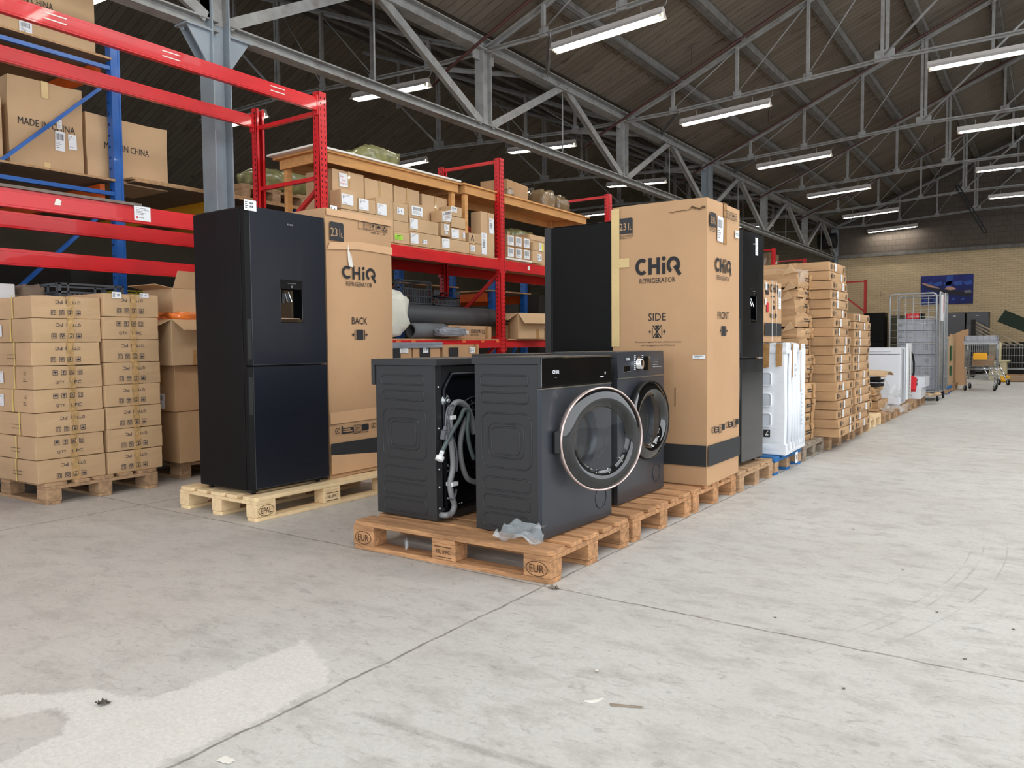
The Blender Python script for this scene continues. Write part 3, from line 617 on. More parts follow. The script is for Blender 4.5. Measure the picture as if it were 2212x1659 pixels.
# ---------------------------------------------------------------- boxes
_seed = [0]
def carton(label, loc, w, d, h, rz=0, mat=None, group=None, tapes=(), labels=(), draw=None, seams=True, bulge=.004, jit=.003, crush=0, name='cardboard_box', cat='cardboard box', tape_mat=None, n=4, straps=(), parts=None):
    """near bottom corner at loc; w along +Y, d along -X, h up.  tapes: (face, pos, width, low, high); labels: (face, a0, b0, a1, b1, style)"""
    _seed[0] += 1; sd = _seed[0]; mat = mat or card; tape_mat = tape_mat or tape_m
    o = empty(name, loc, rz, label, cat, group)
    mb = MB(); mb.soft(-d, 0, 0, w, 0, h, n, bulge, jit, sd, crush=crush)
    if seams:                                             # closing gap of the top flaps
        mb.box(-d+.01, -.01, w/2-.002, w/2+.002, h-.004, h+.0035+crush*.2, 1)
    mb.build('box_body', [mat, card_in], o, bevel=.003)
    fr = {'x': lambda off=.0045: face_x(0, 0, 0, off+bulge*.8), 'y': lambda off=.0045: face_y(-d, 0, 0, off+bulge*.8)}
    if tapes:
        D_ = MB()
        for f, c, tw, lo, hi in tapes:
            q = fr[f](.002); q.mb = D_; L_ = (lo, hi)
            q.mb.prism([(c-tw/2, lo), (c+tw/2, lo), (c+tw/2*.96, hi), (c-tw/2, hi)], (q.o, q.u, q.v), .0009, 0, q.off)
            if hi >= h-.002 and f == 'x': D_.box(-d*.5, .004+bulge, c-tw/2, c+tw/2, h+.002, h+.0035)
            if hi >= h-.002 and f == 'y': D_.box(c-d-tw/2, c-d+tw/2, -.004-bulge, w*.5, h+.002, h+.0035)
        D_.build('tape', tape_mat, o)
    if straps:
        D_ = MB()
        for c in [c_-d for c_ in straps]: D_.box(c-.005, c+.005, -.008-bulge, w, h+.003, h+.005); D_.box(c-.005, c+.005, -.008-bulge, -.006-bulge, .002, h+.005)
        D_.build('strap', strap_y, o)
    for i, (f, a0, b0, a1, b1, st) in enumerate(labels):
        q = fr[f](); 
        W_, H_ = a1-a0, b1-b0; mats = [paper, ink, ink_grey, {'r': red_ink, 'y': yellow_l, 'g': green_l}.get(st[0], ink)]
        rot = random.Random(sd+i).uniform(-.03, .03)
        q.sheet(a0, b0, a1, b1, 2+1 if st[0] == 'g' else 0, rot=rot)
        if st in ('bar', 'Bar'):
            q.barcode(a0+W_*.12, b0+H_*.55, a1-W_*.12, b1-H_*.12, 1, sd); q.lines(a0+W_*.12, b0+H_*.12, a1-W_*.15, b0+H_*.48, 4, 2, sd)
        elif st == 'vbar':
            q.barcode(a0+W_*.2, b0+H_*.3, a1-W_*.3, b0+H_*.7, 1, sd, vert=True); q.lines(a0+W_*.2, b0+H_*.78, a1-W_*.2, b0+H_*.95, 3, 2, sd)
        elif st == 'big':
            q.barcode(a0+W_*.1, b0+H_*.35, a1-W_*.12, b1-H_*.12, 1, sd); q.lines(a0+W_*.12, b0+H_*.1, a1-W_*.3, b0+H_*.3, 3, 2, sd)
        elif st == 'red':
            q.text('Scan', a0+W_*.12, b0+H_*.68, W_*.4, H_*.18, 3, .001); q.text('retour', a0+W_*.3, b0+H_*.42, W_*.42, H_*.15, 3, .001); q.text('magazijn', a0+W_*.1, b0+H_*.16, W_*.8, H_*.17, 3, .001)
        elif st == 'doc':
            q.lines(a0+W_*.12, b0+H_*.75, a1-W_*.15, b1-H_*.08, 2, 2, sd); q.arc(a0+W_*.18, b0+H_*.66, W_*.06, 0, 300, W_*.03, 1, 8, .001); q.lines(a0+W_*.1, b0+H_*.08, a1-W_*.4, b0+H_*.2, 2, 2, sd+1)
        elif st == 'yel':
            q.rect(a0+W_*.55, b0+H_*.05, a1-W_*.05, b1-H_*.05, 3, .001); q.lines(a0+W_*.08, b0+H_*.2, a0+W_*.5, b1-H_*.1, 6, 2, sd)
        elif st == 'gr':
            q.lines(a0+W_*.1, b0+H_*.1, a1-W_*.1, b1-H_*.35, 5, 2, sd); q.rect(a0+W_*.3, b1-H_*.25, a1-W_*.15, b1-H_*.12, 1, .001)
        elif st == 'code':
            q.lines(a0+W_*.55, b0+H_*.3, a1-W_*.1, b1-H_*.25, 2, 1, sd, th=.6); q.lines(a0+W_*.08, b0+H_*.15, a0+W_*.45, b1-H_*.15, 4, 1, sd, th=.5)
        else: q.lines(a0+W_*.1, b0+H_*.1, a1-W_*.1, b1-H_*.1, 7, 2, sd)
        q.mb.build('paper_label', mats, o)
    if draw:
        q = MB(); draw(fr, q); q.build('printed_marks', [ink, ink_blue, ink_grey, band_m, red_ink, card_warm], o)
    if parts: parts(o)
    return o
def qty_print(w, h, flip, x=True):
    def f(fr, mb):
        q = fr['x'](); q.mb = mb; c = w*.5; s = h*.20
        tx, ib = (h*.66, h*.16) if flip else (h*.20, h*.60)
        q.text("Q'TY.", c-.10 if not flip else c+.02, tx, .065, h*.15, 1, flip=flip); q.text('1 PC', c+.0 if not flip else c-.085, tx, .075, h*.15, 1, flip=flip)
        ks = ['umbrella', 'glass', 'hands', 'up']
        if flip: ks = ks[::-1]
        for i, k in enumerate(ks): q.icon(k, c-.115+i*.056, ib, s*1.0, 1, flip=flip)
    return f

# ---------------------------------------------------------------- pallets
def make_pallet(wood, mark=None, name='wooden_pallet', blockm=None, markm=None):
    L_, W_ = 1.2, .8; o = empty(name); bm_ = blockm or wood
    for y, bw in ((0, .145), (.195, .1), (.3275, .145), (.505, .1), (.655, .145)):     # five deck boards
        mb = MB(); c = .018 if bw > .12 else .004
        mb.prism([(-L_+c, y), (-c, y), (0, y+c), (0, y+bw-c), (-c, y+bw), (-L_+c, y+bw), (-L_, y+bw-c), (-L_, y+c)], ((0, 0, .122), (1, 0, 0), (0, 1, 0)), .022); mb.build('deck_board', wood, o, bevel=.0025)
    for x in (-L_, -L_/2-.0725, -.145):
        mb = MB(); mb.box(x+.002, x+.143, .001, W_-.001, .1, .1215); mb.build('stringer_board', wood, o, bevel=.002)
    for xi, x in enumerate((-L_, -L_/2-.0725, -.145)):
        for yi, y in enumerate((0, .35, .7)):
            mb = MB(); mb.box(x+.001, x+.144, y+.001, y+.099, .022, .0995); b = mb.build('block', bm_, o, bevel=.003)
            if mark and yi == 0:
                q = Draw((x, 0, .022), (1, 0, 0), (0, 0, 1), .001)
                if xi != 1:
                    q.text(mark, .035, .022, .075, .036, 0); q.arc(.0725, .040, .055, 0, 360, .003, 0, 28, ry=.033)
                else: q.rect(.02, .012, .12, .0155); q.rect(.02, .062, .12, .0655); q.text('NL', .03, .03, .03, .022, 0); q.text('IPPC', .07, .03, .045, .018, 0)
                q.mb.build('burned_mark', markm or M('burned_mark', S(74, 46, 28), .9), b)
    for y, bw in ((0, .1), (.35, .1), (.7, .1)):
        mb = MB(); c = .012
        mb.prism([(-L_+c, y), (-c, y), (0, y+c), (0, y+bw-c), (-c, y+bw), (-L_+c, y+bw), (-L_, y+bw-c), (-L_, y+c)], ((0, 0, 0), (1, 0, 0), (0, 1, 0)), .0215); mb.build('bottom_board', wood, o, bevel=.002)
    return o
def put(o, loc, rz, label, cat, group, sy=1, sx=1):
    o.location = loc; o.rotation_euler.z = rz; o.scale = (sx, sy, 1); return tag(o, label, cat, group)
G_ROW = 'pallets in the row along the aisle'
pO = make_pallet(wood_o, 'EUR'); put(pO, (-1.779, 2.825, 0), R(1.2), 'orange-brown wooden pallet with burned EUR marks in the foreground under two dark washing machines', 'pallet', G_ROW)
p_ = copy_tree(pO); put(p_, (-1.80, 3.675, 0), 0, 'wooden pallet right behind the front EUR pallet, its right-hand slats bare', 'pallet', G_ROW, 1.0)
p_ = copy_tree(pO); put(p_, (-1.80, 4.51, 0), 0, 'wooden pallet under the tall cardboard refrigerator box', 'pallet', G_ROW, .98)
pB = make_pallet(wood_b); put(pB, (-1.785, 5.325, 0), 0, 'worn brown pallet under the scuffed black refrigerator', 'pallet', G_ROW, .97)
pBl = make_pallet(blue_wood, blockm=wood_b); put(pBl, (-1.785, 6.165, 0), 0, 'blue painted pallet under the white wrapped appliance', 'pallet', G_ROW, .95)
pG = make_pallet(wood_g); put(pG, (-1.79, 7.03, 0), R(1), 'weathered grey pallet under the stack of torn brown cartons', 'pallet', G_ROW)
p_ = copy_tree(pB); put(p_, (-1.78, 7.93, 0), 0, 'brown pallet under the nearer and taller stack of flat cartons', 'pallet', G_ROW, 1.2)
p_ = copy_tree(pB); put(p_, (-1.77, 8.98, 0), 0, 'brown pallet under the farther and lower stack of flat cartons', 'pallet', G_ROW, 1.15)
pL = make_pallet(wood_l); put(pL, (-1.79, 9.98, 0), 0, 'pale new-looking empty pallet just beyond the flat carton stacks', 'pallet', G_ROW, .97)
for y, sc, t in ((10.80, 1.08, 'brown pallet under the heap of torn packaging'), (11.72, 1.05, 'brown pallet under the white chest refrigerator'), (12.60, 1.2, 'brown pallet between the white refrigerator and the vented boxes'), (13.60, 1.28, 'brown pallet at the far end of the row under two white vented boxes')):
    p_ = copy_tree(pB); put(p_, (-1.76, y, 0), 0, t, 'pallet', G_ROW, sc)
# pallets by the racks
p_ = copy_tree(pB); put(p_, (-5.53, 2.44, 0), R(1), 'worn pallet under the stacked brown cartons at the left edge of the picture', 'pallet', 'pallets in front of the racks')
p_ = copy_tree(pB); put(p_, (-5.72, 3.53, 0), 0, 'worn pallet under the open cartons behind the dark refrigerator', 'pallet', 'pallets in front of the racks')
pE = make_pallet(wood_l, 'EPAL'); put(pE, (-3.90+.0, 2.885, 0), 0, 'pale pallet with a burned EPAL mark under the dark refrigerator', 'pallet', None)
# turned a quarter so that its long side runs down the aisle
pE.rotation_euler.z = R(90); pE.location = (-3.90, 4.09, 0); pE.scale = (1, 1, 1)

# ---------------------------------------------------------------- red pallet rack
RX, RB_ = -5.51, -6.48
FY = [1.95, 4.86, 7.66, 10.46, 13.26, 16.06, 18.86, 21.66]
rack = empty('pallet_rack', (RX, FY[1], 0), 0, 'long red steel pallet rack with slotted uprights and box beams', 'pallet rack')
def rel(o, mb, nm, mats, **k):                             # build in world coordinates, then hang under o
    ob = mb.build(nm, mats, o, **k); ob.matrix_parent_inverse = Matrix.Translation(-o.location); return ob
def upright(par, x, y, ht, mats, w=.095, d=.08, side=1, slots=True, base=0):
    mb = MB(); t = .004
    # a channel open to the inside: web toward the aisle, two returned flanges
    xo = x; mb.box(xo-t*side if side > 0 else xo, xo if side > 0 else xo+t, y, y+w, base, ht)
    x1 = xo-d*side; lo, hi = min(xo, x1), max(xo, x1)
    mb.box(lo, hi, y, y+t, base, ht); mb.box(lo, hi, y+w-t, y+w, base, ht)
    mb.box(min(x1, x1+t*side), max(x1, x1+t*side), y, y+w*.3, base, ht); mb.box(min(x1, x1+t*side), max(x1, x1+t*side), y+w*.7, y+w, base, ht)
    if slots:
        z = .1
        while z < ht-.04:
            for fy in (.24, .70):
                a = xo+side*.001; mb.box(min(a-.002, a), max(a-.002, a), y+w*fy, y+w*fy+.010, z, z+.020, 1)
            mb.box(xo-.052*side-.006, xo-.052*side+.006, y-.001, y+.001, z+.02, z+.04, 1)
            z += .05
    mb.box(min(xo, x1)-.01, max(xo, x1)+.01, y-.01, y+w+.01, base, base+.006)
    return rel(par, mb, 'upright', mats)
for i, y in enumerate(FY):
    ht = 3.365 if i < 2 else 3.30
    upright(rack, RX, y, ht, [red_p, slot_m]); upright(rack, RB_, y, ht+.01, [red_p, slot_m], side=-1)
    yb = y+.045
    H = ((3.19, 3.19), (2.60, 2.60), (1.14, 1.14), (.25, .25)) if i < 2 else ((3.27, 3.27), (2.13, 2.13), (1.14, 1.14), (.25, .25))
    Dg = ((2.52, 1.95), (1.9, 1.25), (1.1, .35)) if i < 2 else ((2.15, 2.82), (1.93, 1.25), (1.1, .35))
    for a, b in H:
        mb = MB(); mb.bar((RX-.05, yb, a), (RB_+.05, yb, b), .038, .035); rel(rack, mb, 'brace', red_p)
    for a, b in Dg:
        mb = MB(); mb.bar((RX-.05, yb, a), (RB_+.05, yb, b), .038, .035); rel(rack, mb, 'brace', red_d)
def beam(par, x, y0, y1, z0, z1, mat, lip=1, w=.045, extra=None):
    mb = MB(); mb.box(x-w/2, x+w/2, y0, y1, z0, z1-.022); mb.box(x-w/2, x+w/2-.012 if lip > 0 else x+w/2, y0, y1, z1-.022, z1)
    mb.box(x+w/2-.001, x+w/2+.002, y0, y1, z0+.012, z0+.018)
    for yy in (y0, y1): mb.box(x-w/2-.004, x+w/2+.006, min(yy, yy+(.012 if yy == y0 else -.012)), max(yy, yy+(.012 if yy == y0 else -.012)), z0-.04, z1+.02)
    return rel(par, mb, 'beam', mat, bevel=.002)
for i in range(7):
    a, b = FY[i]+.097, FY[i+1]-.002
    if i == 0:
        for x in (RX-.025, RB_+.02):
            beam(rack, x, a, b, 3.19, 3.31, red_p); beam(rack, x, a, b, 1.965, 2.088, red_p)
        beam(rack, RB_+.02, a, b, 1.685, 1.81, red_p)
        mb = MB()
        for yy in (2.53, 3.36, 4.34):
            for zz in (3.232, 3.270): mb.box(RX-.002, RX+.0005, yy, yy+.145, zz, zz+.008)
        rel(rack, mb, 'beam_stripe', white_board)
        q = face_x(RX, 3.10, 1.985, .0015); q.sheet(0, 0, .125, .105, 0); q.lines(.015, .04, .115, .095, 5, 1, 5, th=.28); q.disc(.022, .022, .008, 2, e=.001); q.lines(.035, .016, .075, .028, 1, 3, 2); rel(rack, q.mb, 'notice_label', [paper, ink, red_ink, ink_grey])
        q = face_x(RX, 2.55, 2.015, .0015); q.poly([(0, 0), (.045, .003), (.04, .018), (.048, .03), (.03, .045), (.012, .04), (.004, .02)]); rel(rack, q.mb, 'torn_sticker', [white_board])
        mb = MB(); mb.box(RX-.06, RX+.004, 2.2, 3.16, 2.089, 2.108); rel(rack, mb, 'edge_strip', M('grey_strip', S(120, 108, 100), .6))
    else:
        for x in (RX-.025, RB_+.02):
            beam(rack, x, a, b, 1.962, 2.085, red_p); beam(rack, x, a, b, 1.02, 1.11, red_p)
        for z in (2.086, 1.111):
            mb = MB(); mb.box(RB_, RX-.03, a, b, z, z+.016); rel(rack, mb, 'shelf_board', chip)
mb = MB()
for yy in (5.82, 6.05, 6.9, 7.25, 7.55): mb.box(RX-.002, RX+.0008, yy, yy+.07, 1.085, 1.108)
rel(rack, mb, 'orange_tape', M('orange_tape', S(232, 110, 60), .6))
q = face_x(RX, 8.25, 2.0, .0015); q.sheet(0, 0, .05, .055, 0); rel(rack, q.mb, 'beam_sticker', [white_board])
# far red rack frame by the back wall
rk = empty('rack_frame', (-5.5, 29.8, 0), 0, 'small dark red rack frame standing empty against the back wall', 'rack frame')
upright(rk, -5.5, 29.8, 3.25, [red_d, slot_m], w=.12, slots=False); upright(rk, -6.5, 29.8, 3.25, [red_d, slot_m], w=.12, side=-1, slots=False)
for a, b in ((3.2, 3.2), (2.1, 2.9), (2.0, 1.2), (.3, .3)):
    mb = MB(); mb.bar((-5.52, 29.86, a), (-6.48, 29.86, b), .05); rel(rk, mb, 'brace', red_d)

# blue rack behind, its frames in line with the aisle ----------------------------
XB = -7.12
def blue_rack(frames, label, decks, depth=2.7, ht=3.9, back=True, dg=True):
    o = empty('blue_pallet_rack', (XB, frames[0][0], 0), 0, label, 'pallet rack', 'blue racks')
    for fx in ([XB, XB-depth] if back else [XB]):
        for y0, y1 in frames:
            for y in (y0, y1):
                mb = MB(); mb.box(fx-.085, fx, y, y+.085, 0, ht); mb.box(fx-.001, fx+.004, y+.0, y+.018, 0, ht); mb.box(fx-.001, fx+.004, y+.067, y+.085, 0, ht)
                z = .1
                while z < ht-.05 and fx == XB: mb.box(fx-.06, fx-.05, y-.006, y-.003, z, z+.02, 1); z += .1
                rel(o, mb, 'upright', [blue_p, slot_m])
            for z in (.3, 1.35, 2.475, 3.612):
                if z < ht-.05: mb = MB(); mb.bar((fx-.02, y0+.085, z), (fx-.02, y1, z), .035, .035); rel(o, mb, 'brace', blue_p)
            if dg:
                for za, zb_, in ((2.50, 3.50), (1.36, 2.40), (.35, 1.3)):
                    if zb_ < ht: mb = MB(); mb.bar((fx-.02, y0+.085, za), (fx-.02, y1, zb_), .04, .028); rel(o, mb, 'brace', blue_p)
    for z, y0, y1, m_ in decks:
        for y in ((y0+.02, y1-.06) if m_ else ((frames[0][0]+.02, frames[0][1]+.02) if z > 2.65 else ())): mb = MB(); mb.box(XB-depth+.02, XB-.086, y, y+.045, z-.17, z-.04); rel(o, mb, 'beam', m_ or yellow_p)
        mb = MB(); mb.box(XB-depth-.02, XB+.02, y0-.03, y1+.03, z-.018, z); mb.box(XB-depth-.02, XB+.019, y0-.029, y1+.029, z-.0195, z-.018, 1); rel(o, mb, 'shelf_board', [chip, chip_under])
    return o
blue_rack([(2.70, 3.83)], 'blue rack with orange beams behind the near red rack, made-in-China boxes on its shelves', [(2.605, 2.72, 3.80, orange_p), (3.70, 2.72, 3.80, orange_p), (1.02, 2.72, 3.80, orange_p)], back=False)
blue_rack([(4.98, 5.92)], 'blue rack behind the grey column carrying a doubled chipboard deck', [(2.655, 4.02, 6.15, None), (2.637, 4.05, 6.4, None)], ht=2.62, back=False)
blue_rack([(7.60, 8.71)], 'blue rack seen through the lower red shelf, nearer one', [(1.90, 7.6, 8.8, orange_p)], ht=2.2, back=False)
blue_rack([(9.68, 10.56)], 'blue rack seen through the lower red shelf, farther one', [(1.90, 9.6, 10.7, orange_p)], ht=2.2, back=False)
blue_rack([(.95, 2.05)], 'blue rack at the far left, mostly outside the picture', [(2.605, .95, 2.1, orange_p), (3.70, .95, 2.1, orange_p)])

# things on the blue racks ------------------------------------------------------
def china(txt_z, tw=.52, extra=None, x0=.1):
    def f(fr, mb):
        q = fr['x'](); q.mb = mb; q.text('MADE IN CHINA', x0, txt_z, tw, .06, 0)
        if extra: extra(q, fr, mb)
    return f
carton('large crumpled box lettered MADE IN CHINA with two paper labels, on the middle blue shelf', (XB-.12, 3.01, 2.606), .60, .62, .76, R(-2), card, 'boxes lettered made in china', [('x', .29, .055, .62, .76), ('x', .29, .05, 0, .07)], [('x', .36, .19, .44, .36, 'bar'), ('x', .47, .22, .54, .35, 'doc'), ('x', .38, .38, .42, .46, 'txt')], china(.36, .46, x0=.07), crush=.015, tape_mat=tape_pale)
carton('plain lower box lettered MADE IN CHINA standing behind the blue upright on the middle shelf', (XB-.12, 3.65, 2.606), .80, .6, .60, R(2), card, 'boxes lettered made in china', [('x', .3, .04, .54, .6)], [], china(.3, .44, x0=.16), crush=.02, tape_mat=tape_pale)
carton('box with dark printed symbols at the left picture edge, middle blue shelf', (XB-.12, 2.30, 2.606), .66, .6, .55, 0, card, None, [], [], lambda fr, mb: [setattr(q := fr['x'](), 'mb', mb), q.icon('umbrella', .42, .4, .07, 0), q.icon('up', .51, .4, .07, 0), q.lines(.42, .05, .58, .34, 6, 2, 3)][:0])
carton('big box lettered MADE IN CHINA on the top blue shelf', (XB-.12, 2.76, 3.701), 1.0, .62, .8, 0, card, 'boxes lettered made in china', [], [('x', .36, .02, .46, .14, 'bar'), ('x', .14, .04, .17, .09, 'txt')], china(.30, .42, x0=.22), tape_mat=tape_pale)
def plt_top():
    p_ = copy_tree(pB); put(p_, (XB+.0, 5.2, 2.657), R(1), 'worn pallet lying on the chipboard deck behind the grey column', 'pallet', 'pallets in front of the racks', 1.15); p_['group'] = 'pallets up on the racks'
plt_top()
def lump(label, name, cat, loc, sx, sy, sz, mat, seed=1, jit=.25, group=None, parts=None, n=14):
    mb = MB(); nu, nv = 2*n, n
    for j in range(nv+1):
        for i in range(nu):
            a = 2*math.pi*i/nu; b = math.pi*j/nv; d = Vector((math.sin(b)*math.cos(a), math.sin(b)*math.sin(a), math.cos(b)))
            e = Vector([math.copysign(abs(c)**.55, c) for c in d]); k = 1+jit*noise.noise(d*2.2+Vector((seed*9, 0, 0)))+jit*.5*noise.noise(d*6+Vector((seed*9, 3, 0)))
            mb.v.append((e.x*sx/2*k, e.y*sy/2*k, max(0, (e.z*.5+.5)*sz*min(k, 1.15))))
    for j in range(nv):
        for i in range(nu): mb.f.append((j*nu+i, (j+1)*nu+i, (j+1)*nu+(i+1) % nu, j*nu+(i+1) % nu)); mb.mi.append(0); mb.sm.append(jit < .2)
    o = mb.build(name, mat, loc=loc); return tag(o, label, cat, group)
lump('olive plastic-wrapped bundle on the pallet behind the grey column, nearer one', 'wrapped_bundle', 'wrapped bundle', (XB-.35, 5.72, 2.802), .5, .42, .27, olive, 3, .12, 'wrapped bundles')
lump('olive plastic-wrapped bundle on the pallet, beside the wooden table leg', 'wrapped_bundle', 'wrapped bundle', (XB-.35, 6.12, 2.802), .5, .42, .30, olive, 5, .12, 'wrapped bundles')
carton('large plain brown box standing on the pallet behind the wooden table', (XB+.05, 6.20, 2.662), .62, .5, .40, 0, card, None)

# wooden tables and what stands on the red shelf -------------------------------
SZ = 2.103
def bench(label, corner, rz, Ln, dp, ht, top, ov=.05, mats=(pine,), extra_board=None):
    o = empty('wooden_table', corner, rz, label, 'table', 'wooden tables on the red rack')
    mb = MB(); mb.box(-dp-ov, ov*.4, -ov, Ln+ov, ht-.02, ht); mb.build('table_top', top, o, bevel=.002)
    if extra_board: mb = MB(); mb.box(-dp-.05, .04, -.12, Ln+.0, ht+.001, ht+.02); mb.build('white_top_board', white_board, o, bevel=.002)
    for x, y0, y1 in ((-.02, 0, Ln), (-dp, 0, Ln)): mb = MB(); mb.box(x-.012, x+.012, y0, y1, ht-.11, ht-.021); mb.build('apron', pine, o, bevel=.001)
    for y in (.012, Ln-.012): mb = MB(); mb.box(-dp+.013, -.033, y-.012, y+.012, ht-.11, ht-.021); mb.build('apron', pine, o, bevel=.001)
    for x in (-.085, -dp+.013):
        for y in (.03, Ln-.09): mb = MB(); mb.box(x, x+.05, y, y+.06, 0, ht-.0215); mb.build('leg', pine, o, bevel=.002)
    return o
bench('long wooden table with a white board on top, on the nearer red shelf', (-5.66, 5.02, SZ), R(-1.5), 1.98, .62, .80, pine, extra_board=True)
bench('long wooden table with a bare timber top on the farther red shelf', (-5.56, 7.06, SZ), R(1), 2.9, .62, .80, pine)
lump('clear film bag with an olive bundle lying on the white table board', 'wrapped_bundle', 'wrapped bundle', (-5.95, 5.98, SZ+.822), .42, .55, .20, olive, 8, .14, 'wrapped bundles')
GB = 'boxes on the nearer red shelf'
xb = -5.72
for i, (y0, y1, zt, lb) in enumerate(((5.20, 5.62, 2.765, 'large plain box with a red and white paper label, first behind the slotted upright'), (5.63, 6.04, 2.745, 'large plain box under the table, second from the slotted upright'), (6.05, 6.45, 2.735, 'large plain box under the table, third from the slotted upright'), (6.49, 6.93, 2.72, 'large plain box under the table, behind the red frame upright'))):
    carton(lb, (xb, y0, SZ), y1-y0-.006, .38, zt-SZ, 0, card, GB, [('x', (y1-y0)/2, .03, zt-SZ-.16, zt-SZ)], [('x', .08, zt-SZ-.16, .19, zt-SZ-.03, 'red')] if i == 0 else [], tape_mat=tape_clear)
small = [  # y0, y1, z0, z1, x-face, description, label
    (5.13, 5.345, 2.352, 2.535, -5.53, 'small box with a wraparound white label, first on the front row', [('x', -.0 + .0, .04, .15, .14, 'doc')]),
    (5.35, 5.585, 2.352, 2.485, -5.53, 'small box with a big white label, second on the front row', [('x', .005, .02, .13, .125, 'doc')]),
    (5.59, 5.835, 2.342, 2.525, -5.53, 'pale small box with a square label, third on the front row', [('x', .015, .015, .14, .125, 'doc')]),
    (5.13, 5.835, SZ, 2.35, -5.53, 'wide low box under the first three small boxes', []),
    (5.845, 6.065, 2.332, 2.518, -5.54, 'small box with a tiny square label above the one with a green label', [('x', .05, .07, .15, .135, 'code')]),
    (5.845, 6.075, 2.222, 2.332, -5.54, 'unlabelled box directly above the box with the green label', []),
    (5.845, 6.075, SZ, 2.222, -5.53, 'box with a bright green sticker on the front row', [('x', .0, .035, .115, .085, 'gr')]),
    (6.08, 6.325, 2.392, 2.545, -5.545, 'box with a large printed label tilted on top of two long boxes', [('x', .04, .03, .21, .125, 'bar')]),
    (6.08, 6.545, 2.25, 2.39, -5.535, 'upper long box with a white label at its left end', [('x', .005, .025, .12, .13, 'doc')]),
    (6.08, 6.575, SZ, 2.248, -5.53, 'lower long box with a white label and a small sticker', [('x', .005, .02, .12, .125, 'doc'), ('x', .19, .03, .26, .075, 'code')]),
    (6.585, 7.08, SZ, 2.236, -5.53, 'long box with a white label at its left end, right of the two long boxes', [('x', .005, .025, .13, .125, 'doc')]),
    (6.60, 6.755, 2.258, 2.405, -5.54, 'narrow box with two small labels under the box with a label round its corner', [('x', .04, .06, .12, .13, 'txt'), ('x', .05, .02, .10, .05, 'txt')]),
    (6.60, 6.755, 2.407, 2.535, -5.54, 'box with a white label round its corner beside the red frame upright', [('x', .01, .015, .15, .11, 'doc'), ('y', .20, .015, .30, .11, 'bar')]),
    (6.76, 7.02, 2.238, 2.365, -5.535, 'box with a white label and a small tag, middle of its stack', [('x', .0, .015, .13, .11, 'doc'), ('x', .20, .03, .24, .09, 'txt')]),
    (6.77, 7.02, 2.372, 2.495, -5.535, 'blank pale box above the one with a white label and tag', []),
    (6.77, 6.97, 2.50, 2.61, -5.545, 'topmost box with a label on its left edge near the red diagonal brace', [('x', .0, .04, .1, .1, 'bar')]),
    (7.09, 7.20, SZ, 2.222, -5.535, 'little box with a square label under two tiny blank boxes', [('x', .01, .03, .09, .1, 'code')]),
    (7.085, 7.20, 2.225, 2.345, -5.535, 'tiny box with an arrow mark left of the tall narrow box', []),
    (7.205, 7.325, 2.235, 2.35, -5.535, 'tiny blank box touching the tall narrow box', []),
    (7.205, 7.325, SZ, 2.233, -5.54, 'tiny plain box directly under the tiny blank one', []),
    (7.33, 7.47, SZ, 2.625, -5.55, 'tall narrow box with a long label low down', [('x', .0, .02, .1, .27, 'vbar')]),
    (7.475, 7.60, SZ, 2.625, -5.55, 'tall narrow box with a label high up, next to the second slotted upright', [('x', .01, .28, .1, .46, 'vbar')]),
]
for y0, y1, z0, z1, x, lb, lab in small:
    mt = card if 'pale' in lb or 'tall' in lb or 'big white' in lb else card
    carton(lb, (x, y0, z0+.001), y1-y0-.004, .15 if x > -5.6 else .3, z1-z0-.003, 0, mt, GB, [], lab, n=2, bulge=.002, jit=.0015,
           draw=(lambda fr, mb: [q.line([(.03, .03), (.055, .09), (.08, .03)], .012, 0) for q in [fr['x']()] for _ in [setattr(q, 'mb', mb)]]) if 'arrow mark' in lb else None)
GB2 = 'boxes on the farther red shelf'
k = 0
for zz in (2.128, 2.272):
    for j, (y0, y1) in enumerate(((7.83, 7.99), (8.0, 8.175), (8.18, 8.345))):
        carton('small box with a large white barcode label, %s row, %s from the second slotted upright' % ('lower' if zz < 2.2 else 'upper', ['first', 'second', 'third'][j]), (-5.53, y0, zz), y1-y0-.004, .2, .138, 0, card_warm, GB2, [], [('x', .008+.004*j, .012, .135, .125, 'big')], n=2, bulge=.002)
mb = MB(); mb.box(-5.9, -5.515, 7.8, 8.4, 2.103, 2.125); tag(mb.build('flat_board', white_board, bevel=.002), 'thin white board under the six barcode-labelled boxes', 'board')
carton('small box with a white label under the one with a yellow and white sticker', (-5.50, 8.36, SZ), .22, .25, .155, 0, card, GB2, [], [('x', .10, .03, .19, .12, 'code')], n=2)
carton('small box with a yellow and white sticker resting on the one with a plain label', (-5.50, 8.37, 2.262), .26, .25, .11, 0, card, GB2, [], [('x', .13, .0, .23, .105, 'yel')], n=2)
